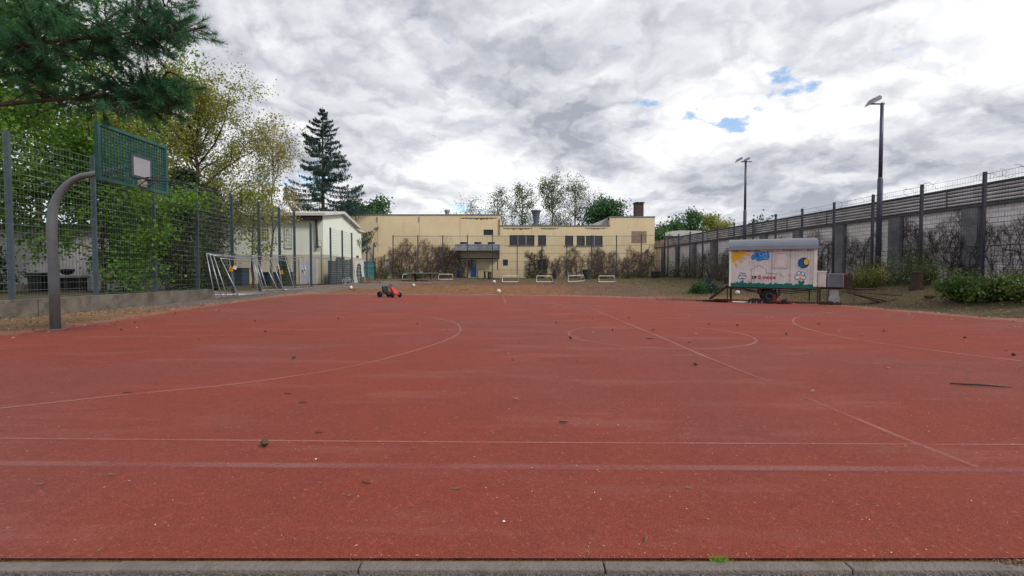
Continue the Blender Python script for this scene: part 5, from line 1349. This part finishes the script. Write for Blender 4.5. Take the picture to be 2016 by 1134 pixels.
# bushes on the right bank etc.
def bush(px, py, d, h, rad, n, ls, lm, lab, seed, name='bush', stems=14, flat_=1.0, group=None):
    x = (px-1008)/FPX*d; r = np.random.default_rng(seed); root = empty(name, (x, d, g(x, d)-.03), 0, lab, 'bush', group); b = MB(); tw = []
    for k in range(stems):
        an = r.random()*2*PI; d_ = (math.cos(an)*flat_, math.sin(an), .6+1.2*r.random()); p, rd_ = limb((r.normal()*rad*.2, r.normal()*rad*.2, 0), d_, h*(.7+.5*r.random()), .018, r, 6, .22, .05)
        b.tube(p, rd_, 4, False); tw += p[1:]
        for j in range(4):
            p2, r2 = limb(p[2+j], r.normal(size=3)+np.array([0, 0, .4]), h*.35, .008, r, 3, .25, .05); b.tube(p2, r2, 3, False); tw += p2[1:]
    b.build('stems', MT['bark'], root); tw = np.array(tw); sc_ = rad/max(np.abs(tw[:, :2]).max(), .1); 
    if n:
        c = tw[r.integers(len(tw), size=n)]+r.normal(size=(n, 3))*rad*.17; c = c[c[:, 2] > .02]
        V, F = quads(c, ls, seed, .7); mesh_np('leaves', V, F, lm, root)
    return root
bush(1912, 560, 14.9, .78, .85, 4200, .085, LB, 'large green bush on the right bank by the dark pillar', 81)
bush(1950, 560, 14.4, .5, .7, 1800, .085, LB, 'lower green bush crowding the right side of the large one', 82)
bush(2005, 560, 14.0, .62, .8, 3200, .085, LB, 'green bush at the right picture edge on the bank', 83)
bush(2050, 570, 13.3, .6, .8, 2800, .085, LB, 'green bush cut off by the right picture edge', 84)
LYB = leafmat('leaf_forsythia', (.30, .24, .03), (.20, .20, .03), (.12, .14, .03), .35)
bush(1690, 540, 20.6, .75, .6, 1400, .06, LYB, 'yellow flowering bush just right of the trailer drawbar', 85)
bush(1722, 540, 20.3, 1.2, .7, 1500, .06, LYB, 'yellowish bush at the foot of the nearer floodlight mast', 86)
bush(1768, 535, 20.2, 1.7, .9, 2200, .06, LB, 'tall sparse green bush in front of the second wall pillar', 87)
bush(1815, 545, 18.9, 1.0, .9, 1600, .06, LB, 'thin green bush left of the dark tree stump', 88)
bush(1378, 550, 26.5, .55, .8, 2600, .08, LD, 'low dark evergreen bush left of the painted trailer', 89)
bush(1398, 548, 27.5, .75, .6, 2600, .09, LC, 'blackish dome shaped bush between wall and trailer', 90)
GD = 'dry brush along the foot of the right wall'
for i, (px, d, h) in enumerate([(1330, 44, 1.8), (1352, 40.5, 2.0), (1375, 38, 2.1), (1397, 35.5, 2.2), (1418, 33.5, 2.1), (1432, 31.5, 2.0), (1310, 45.5, 1.3)]):
    bush(px, 0, d, h, .8, 500, .06, LX, ('tangle of dry brush, number %d counted from the trailer toward the building' % (7-i)) if False else ['dry brush third nearest the beige building corner', 'dry brush in front of the small dark hatch in the wall', 'dry brush behind the low dark evergreen bush', 'dry brush rising left of the blackish dome bush', 'dry brush directly above the blackish dome bush', 'dry brush closest to the painted trailer roof end', 'shortest dry brush beside the planter tub at the corner'][i], 100+i, 'dry_brush', 22, group=GD)
GW = 'weeds along the foot of the beige building'
for i, (px, d, h, n_, lab) in enumerate([(760, 46.5, .9, 900, 'weedy shrub by the teal sheet end'), (800, 46.8, 1.1, 1700, 'dark shrub under the dense creeper behind the tennis table'), (822, 46.8, 1.0, 1500, 'dark shrub right of the one behind the tennis table'), (868, 46.9, .7, 600, 'small weeds behind the second white frame'),
                                       (1042, 46.8, .6, 500, 'small dark weed clump left of the creeper column'), (1068, 46.9, .8, 500, 'weed clump below the lower dark window'), (1175, 46.6, .7, 900, 'weeds right of the wide dark barrel'), (1232, 46.5, .8, 1300, 'dark shrub at the right part of the building foot'),
                                       (1262, 46.4, .9, 1300, 'dark shrub left of the planter tub'), (1190, 46.8, .5, 500, 'low weeds behind the rightmost white frame')]):
    bush(px, 0, d, h, .8, int(n_*.7), .08, LX, lab, 120+i, 'weed_clump', 10, group=GW)
# stump on bank
sp_ = gnd(1860, 572); st = empty('tree_stump', (sp_.x, sp_.y+1.2, g(sp_.x, sp_.y+1.2)), 0, 'dark broken tree stump left of the large bank bush', 'stump')
MB().tube([(0, 0, -.05), (.02, 0, .3), (.05, .02, .62)], [.24, .17, .19], 11).build('stump', MT['dkwood'], st); MB().lathe([(.20, .62), (.21, .66), (.05, .68)], (.05, .02, 0), 11).build('cap', MT['rust'], st)
lg = empty('log', tuple(gnd(1832, 588)+Vector((0, 0, .03))), .25, 'short reddish log lying on the right bank', 'log')
MB().tube([(-.22, 0, .03), (0, .03, .05), (.25, -.02, .04)], [.05, .06, .045], 8).build('wood', MT['rust'], lg)

# creepers
def creeper(lab, org, u, nrm, W, H, seed, n=26, m=None, thick=.016, group=None, dens=1.0, leaf=0, base=None):
    r = np.random.default_rng(seed); root = empty('creeper', tuple(org), 0, lab, 'creeper', group); b = MB()
    u = np.array(u); nrm = np.array(nrm); ends = []
    base = [W*(.04+.92*(q+r.random())/7) for q in range(7)] if base is None else base
    stack = [(base[k % len(base)]+r.normal()*.08, .0, PI/2+r.normal()*.35, thick, 0) for k in range(n)]
    tot = 0
    while stack and tot < 460*dens:
        x, z, a, th, lv = stack.pop(0 if r.random() < .3 else int(r.integers(len(stack)))); pts = []; L = (H*(.7+.6*r.random())) if lv == 0 else H*(.12+.34*r.random()); stp = .14; k = 0; off = .03+.05*r.random(); tot += 1
        while k*stp < L:
            pts.append(tuple(u*x+np.array([0, 0, z])+nrm*(off+.015*r.normal()))); 
            a += r.normal()*.38; a += (PI/2-a)*(.20 if lv == 0 else .06); x += math.cos(a)*stp; z += math.sin(a)*stp; k += 1
            if x < -.6 or x > W+.6: break
            if z > H*(.88+.12*math.sin(x*2.3+seed)) + .1*r.normal() or z < .04: break
            if r.random() < (.40 if lv == 0 else .2) and lv < 3: stack.append((x, z, a+r.choice([-1, 1])*(.6+.7*r.random()), th*.62, lv+1))
        if len(pts) > 1: b.tube(pts, [th*(1-.6*i/len(pts)) for i in range(len(pts))], 3, False); ends += pts[1::2]
    b.build('stems', m or MT['vine'], root)
    if leaf:
        e = np.array(ends); c = e[r.integers(len(e), size=leaf)]+r.normal(size=(leaf, 3))*.08+nrm*.06; V, F = quads(c, .06, seed, .7); mesh_np('leaves', V, F, LX, root)
    return root
ud = np.array([math.cos(wang), math.sin(wang), 0]); nd = np.array([-math.sin(wang), math.cos(wang), 0])
GV = 'leafless creepers on the right block wall'
for i, (d0, W_, H_, den, n_, lab) in enumerate([
    (13.2, 3.0, 3.1, 1.0, 26, 'leafless creeper on the wall bay outside the right picture edge'),
    (16.7, 2.9, 3.2, .75, 20, 'leafless creeper on the wall bay cut by the right picture edge'),
    (20.15, 2.9, 3.3, 1.1, 28, 'thick leafless creeper on the wall bay between the two nearest pillars'),
    (23.9, 1.1, 1.5, .12, 4, 'single thin creeper stem hooking up right of the second pillar'),
    (24.6, 2.2, 3.0, .9, 22, 'dense creeper on the wall bay left of the nearer floodlight mast'),
    (27.2, 3.1, 3.2, 1.0, 26, 'dense creeper on the wall bay right behind the painted trailer'),
    (30.7, 3.1, 3.2, .9, 24, 'creeper on the wall behind the trailer roof'),
    (37.6, 3.1, 3.0, .8, 20, 'dark creeper on the wall just left of the trailer'),
    (41.1, 3.1, 3.0, .7, 20, 'creeper on the wall bay with the small hatch'),
    (44.6, 3.1, 2.8, .5, 14, 'faint creeper on the wall bay nearest the beige building')]):
    s = (d0-9)*WL/45.5; o3 = np.array(p0)+ud*s; zg = .7 if d0 < 30 else .55
    creeper(lab, (o3[0], o3[1], zg), ud, nd, W_, H_, 200+i, n_, MT['vine'], .013, GV, den*1.25)
s = (19.6-9)*WL/45.5; o3 = np.array(p0)+ud*s+nd*.22
creeper('dark creeper trunks climbing the nearest dark pillar', (o3[0], o3[1], .7), ud, nd, .9, 2.9, 230, 10, MT['vine'], .022, GV, .25)
GB = 'leafless creepers on the beige building'
for i, (px0, px1, ptop, den, n_, lab, lf) in enumerate([
    (776, 822, 466, .85, 20, 'brown creeper left third of the dense patch on the beige wall', 250),
    (822, 868, 467, .85, 20, 'brown creeper in the middle of the dense patch on the beige wall', 250),
    (866, 898, 476, 1.0, 24, 'reddish creeper directly left of the cooling unit', 200),
    (898, 921, 497, .35, 12, 'short creeper on the wall under the cooling unit', 40),
    (733, 775, 490, .5, 14, 'thin creeper around the pale door at the left of the wall', 60),
    (1044, 1070, 480, .8, 22, 'dark narrow creeper column between the windows', 600),
    (1082, 1112, 500, .45, 12, 'light curly creeper left of the white door', 120),
    (1113, 1150, 483, .5, 14, 'fan shaped creeper above the white door', 60),
    (1165, 1205, 482, .9, 24, 'dense creeper behind the rightmost white frame', 160),
    (1203, 1245, 492, .6, 16, 'creeper below and left of the boarded window', 80),
    (1243, 1287, 478, .8, 22, 'creeper climbing the right corner of the beige wall', 80)]):
    x0, x1 = X50(px0), X50(px1); H_ = Z50(ptop)-ZG-.1
    creeper(lab, (x0, YF-.02, ZG+.05), (1, 0, 0), (0, -1, 0), x1-x0, H_, 250+i, n_, MT['vine_red'] if i not in (5,) else MT['vine'], .030, GB, den*.62, lf)
# a loose tangle on top of the right fence
b = MB(); r = np.random.default_rng(9)
for k in range(46):
    d = 12.6+r.random()**1.5*22; x = float(fenceR(d)); a0 = r.random()*6; R0 = .08+.14*r.random(); zc_ = 4.72+.05*r.normal()
    b.tube([(x+.02*r.normal()-.056*R0*math.cos(a0+t), d+R0*math.cos(a0+t)*(1+.4*t), zc_+R0*math.sin(a0+t)) for t in np.linspace(0, 2.5+2*r.random(), 9)], .006, 3, False)
o = b.build('tendrils', MT['vine']); tag(o, 'thin curling tendrils along the top of the right fence', 'creeper')

# ------------------------------------------------------------------ litter, grass, cones, twigs
def scatter(n, xr, yr, fn, seed):
    r = np.random.default_rng(seed); x = xr[0]+(xr[1]-xr[0])*r.random(n); y = yr[0]+(yr[1]-yr[0])*r.random(n); k = r.random(n) < fn(x, y); return x[k], y[k], r
inC = lambda x, y: inside(x, y, COURT)
def lit_w(x, y):
    gr_, as_, n_ = ground_weights(x, y); dC = dist_poly(x, y, COURT); ic = inC(x, y)
    w_ = np.where(ic, .75*np.exp(-dC/.55)*(y > 4) + .05*ss(14, 24, y)*ss(-6, 6, x) + .004, .62-.3*gr_-.3*as_)
    w_ = np.where((y < 2.02) & (np.abs(x) < 4), .9, w_)
    w_ = np.where((x < -13.45) | (y > 49.5) | (x > wallX(y)-.4), 0, w_)
    return w_*(.35+1.1*vnoise(x, y, .8, 21))
x, y, r = scatter(130000, (-13.4, 19), (3, 49), lit_w, 5)
c = np.stack([x, y, gz(x, y)+.018+.01*r.random(len(x))], 1)
V, F = quads(c, .055, 8, .65); V[:, 2] = np.where(True, (V[:, 2]-np.repeat(c[:, 2], 4))*.45+np.repeat(c[:, 2], 4)+.004, 0)
r2 = np.random.default_rng(77); nk_ = 1500; kx_ = r2.uniform(-3, 3, nk_); ky_ = 1.928+np.abs(r2.normal(size=nk_))*.012*np.where(r2.random(nk_) < .2, 5, 1)
kk_ = r2.random(nk_) < vnoise(kx_+20, ky_, 1.7, 8)**2*1.3; ck = np.stack([kx_, ky_, np.where(ky_ > 1.93, .016, .006)], 1)[kk_]
Vk, Fk = quads(ck, .011, 9, .45); Vk[:, 2] = (Vk[:, 2]-np.repeat(ck[:, 2], 4))*.4+np.repeat(ck[:, 2], 4)+.002; F = np.concatenate([F, Fk+len(V)]); V = np.concatenate([V, Vk])
LL = leafmat('dead_leaves', (.13, .065, .035), (.46, .30, .18), (.24, .135, .08), .1)
stuff(mesh_np('leaf_litter', V, F, LL), 'brown dead leaves scattered over the end of the yard', 'leaf litter')
x, y, r = scatter(60000, (-12, 14), (1.96, 26), lambda x, y: np.where(inC(x, y), (.03+.14*vnoise(x, y, .7, 3))*np.clip(6/y, .35, 3), 0), 6)
c = np.stack([x, y, gz(x, y)+.017], 1); V, F = quads(c, .0115, 8, .45); V[:, 2] = (V[:, 2]-np.repeat(c[:, 2], 4))*.3+np.repeat(c[:, 2], 4)
stuff(mesh_np('pale_bits', V, F, leafmat('pale_bits', (.5, .42, .34), (.65, .6, .5), (.4, .22, .15), .0)), 'tiny pale petals and wood chips on the red court', 'debris')
def grass_w(x, y):
    gr_, as_, n_ = ground_weights(x, y); return np.where(inC(x, y) | (x < -13.3) | (y > 49) | (x > wallX(y)-.35), 0, (gr_**1.5)*.9*(.2+1.3*vnoise(x, y, 1.1, 31)))
x, y, r = scatter(70000, (-13.3, 19.4), (3, 49), grass_w, 15)
n = len(x); base_ = np.stack([x, y, gz(x, y)], 1); hgt = .05+.12*r.random((n, 1)); tip = base_+np.concatenate([r.normal(size=(n, 2))*.04, hgt], 1); a = r.random(n)*6.28; s = np.stack([np.cos(a), np.sin(a), 0*a], 1)*.012
V = np.stack([base_-s, base_+s, tip], 1).reshape(-1, 3)
stuff(mesh_np('grass', V, np.arange(3*n).reshape(-1, 3), leafmat('grass_blades', (.10, .12, .035), (.16, .16, .06), (.13, .12, .05), .2)), 'patchy short dry grass on the bank and yard end', 'grass')

cone_m = mat('pine_cone_brown', (.13, .075, .05), .85, 0, .5, 30, bump=.5)
cb_ = MB(); prof = []
for k in range(15):
    t = k/14; prof.append((max(.001, .024*math.sin(PI*t)**.7*(1+(.22 if k % 2 else -.12))), .075*t))
cb_.lathe(prof, (0, 0, 0), 11); cb_.xf(Matrix.Rotation(R(80), 4, 'X') @ Matrix.Rotation(.2, 4, 'Y'))
cones = [(524, 880, 1.0, 'largest pine cone on the near white line left of centre'), (574, 710, 1.1, 'pine cone alone inside the left arc line'), (525, 656, 1, 'pine cone in the left field above the arc cone'), (503, 634, 1, 'pine cone left of centre near the far line'), (342, 620, 1, 'pine cone near the left court edge, right of a close pair'), (295, 616, 1, 'pine cone touching the left court edge'),
         (267, 637, 1, 'pine cone right of the hoop pole'), (235, 652, 1, 'pine cone nearest the hoop pole'), (668, 629, .9, 'small pine cone below the pedal kart'), (1122, 669, 1.2, 'pine cone beside the left rim of the centre circle'), (1285, 653, 1, 'pine cone at the heart of the centre circle'), (1374, 723, 1.1, 'pine cone right below the centre circle'), (1450, 643, 1, 'pine cone at the upper right rim of the centre circle'),
         (1547, 661, 1, 'pine cone between centre circle and right arc'), (824, 640, .9, 'pine cone inside the upper end of the left arc'), (1205, 652, .9, 'pine cone inside the left half of the centre circle'), (1395, 640, .9, 'pine cone above the right half of the centre circle'), (1097, 638, .9, 'pine cone left above the centre circle'), (1610, 640, .9, 'pine cone just inside the tip of the right arc'), (1740, 655, 1, 'pine cone between the two right arcs'), (1903, 668, 1, 'pine cone near the right end of the inner arc'), (1990, 703, 1.1, 'pine cone at the right picture edge on the court'), (430, 613, .9, 'pine cone by the left edge below the leaning frames'), (1240, 628, .9, 'pine cone between far line and centre circle')]
cr0 = cb_.build('pine_cone', cone_m, smooth=True)
for i, (px, py, sc_, lab) in enumerate(cones):
    o = cr0 if i == 0 else cr0.copy()
    if i: COL.objects.link(o)
    p = gnd(px, py); o.location = (p.x, p.y, p.z+.035*sc_); o.scale = (sc_*(.72 if i else .85),)*3; o.rotation_euler = (0, 0, i*2.1); tag(o, lab, 'pine cone', 'pine cones scattered on the red court')
tw_l = [(252, 777, .11, 0, 'thin dark twig left inside the big left arc', 0), (567, 779, .09, -.3, 'short dark twig, upper one of two below the arc', 0), (597, 797, .08, -.1, 'short dark twig, lower one of two below the arc', 0), (1110, 837, .075, 0, 'straight dark twig on the near court right of centre', 0), (1280, 669, .16, 0, 'dark twig lying inside the centre circle', 0), (628, 857, .05, .1, 'fine brown twig just beyond the near line', 0),
        (816, 887, .045, .9, 'pale stubby stick just below the near line', 1), (688, 983, .025, 1.2, 'tiny pale stick left of centre near the kerb side', 1), (722, 958, .06, -.4, 'thin reddish twig left of centre below the wide line', 0), (897, 969, .06, .1, 'thin pale curved twig in front centre', 1), (1930, 764, .50, -.35, 'long dark branch lying on the court at far right', 0), (1357, 968, .03, .4, 'tiny pale twig right of centre', 1),
        (196, 1092, .03, 1.5, 'pale straw standing at the kerb edge at left', 1), (218, 941, .045, .2, 'fine tan twig at left below the wide line', 1), (80, 960, .045, .3, 'fine tan twig nearest the left picture edge', 1), (1273, 1070, .045, 1.0, 'pale curled stem near the kerb right of centre', 1), (1601, 1108, .07, -.8, 'dark root like twig lying on the kerb', 0), (700, 572, .5, 0, 'thin dark stick on the court left of the pedal kart', 0)]
for i, (px, py, L, a, lab, pale) in enumerate(tw_l):
    p = gnd(px, py); r_ = random.Random(i); b = MB(); th = .004 if L < .2 else .010
    if i == 3 or i == 4: th = .007
    pts_ = [(L*(k/4-.5), r_.uniform(-.05, .05)*L, .004+r_.uniform(0, .01)*min(L, .1)*3) for k in range(5)]
    b.tube(pts_, [th*.8, th, th, th*.8, th*.4], 5)
    o = b.build('twig', MT['wood'] if pale else MT['dkwood']); o.location = (p.x, p.y, p.z+.014+th if p.y > 1.93 else .0); o.rotation_euler = (0, 0, a); tag(o, lab, 'twig', 'twigs lying on the court')
# weed tuft at the kerb
p = Vector(((1418-1008)/FPX*1.96, 1.925, -.005)); r = np.random.default_rng(3); n = 260
base_ = np.stack([r.normal(size=n)*.016, r.normal(size=n)*.007, np.zeros(n)], 1); tip = base_+np.stack([r.normal(size=n)*.014, r.normal(size=n)*.012, .008+.022*r.random(n)], 1); s = np.stack([np.full(n, .0016), np.zeros(n), np.zeros(n)], 1)
o = mesh_np('weed_tuft', np.stack([base_-s, base_+s, tip], 1).reshape(-1, 3), np.arange(3*n).reshape(-1, 3), leafmat('weed_green', (.12, .28, .02), (.2, .38, .04), None, .3)); o.location = p; tag(o, 'small bright green weed tuft growing at the kerb joint', 'weed')
p = Vector(((1995-1008)/FPX*1.96, 1.92, -.0)); base_ = np.stack([r.normal(size=n)*.05, r.normal(size=n)*.015, .006*r.random(n)], 1)
V, F = quads(base_, .02, 5, .3); o = mesh_np('leaf_pile', V, F, LL); o.location = p; stuff(o, 'small heap of dark dead leaves at the right end of the kerb', 'leaf pile')
# pale petals, larger ones, near camera
for i, (px, py, lab) in enumerate([(622, 908, 'white petal left of centre on the near court'), (992, 1032, 'white petal front centre of the court')]):
    p = gnd(px, py); b = MB(); b.lathe([(.001, 0), (.007, .002), (.006, .004), (.001, .005)], (0, 0, 0), 8); o = b.build('petal', MT['white']); o.location = (p.x, p.y, p.z+.0125); tag(o, lab, 'petal', 'petals on the near court')
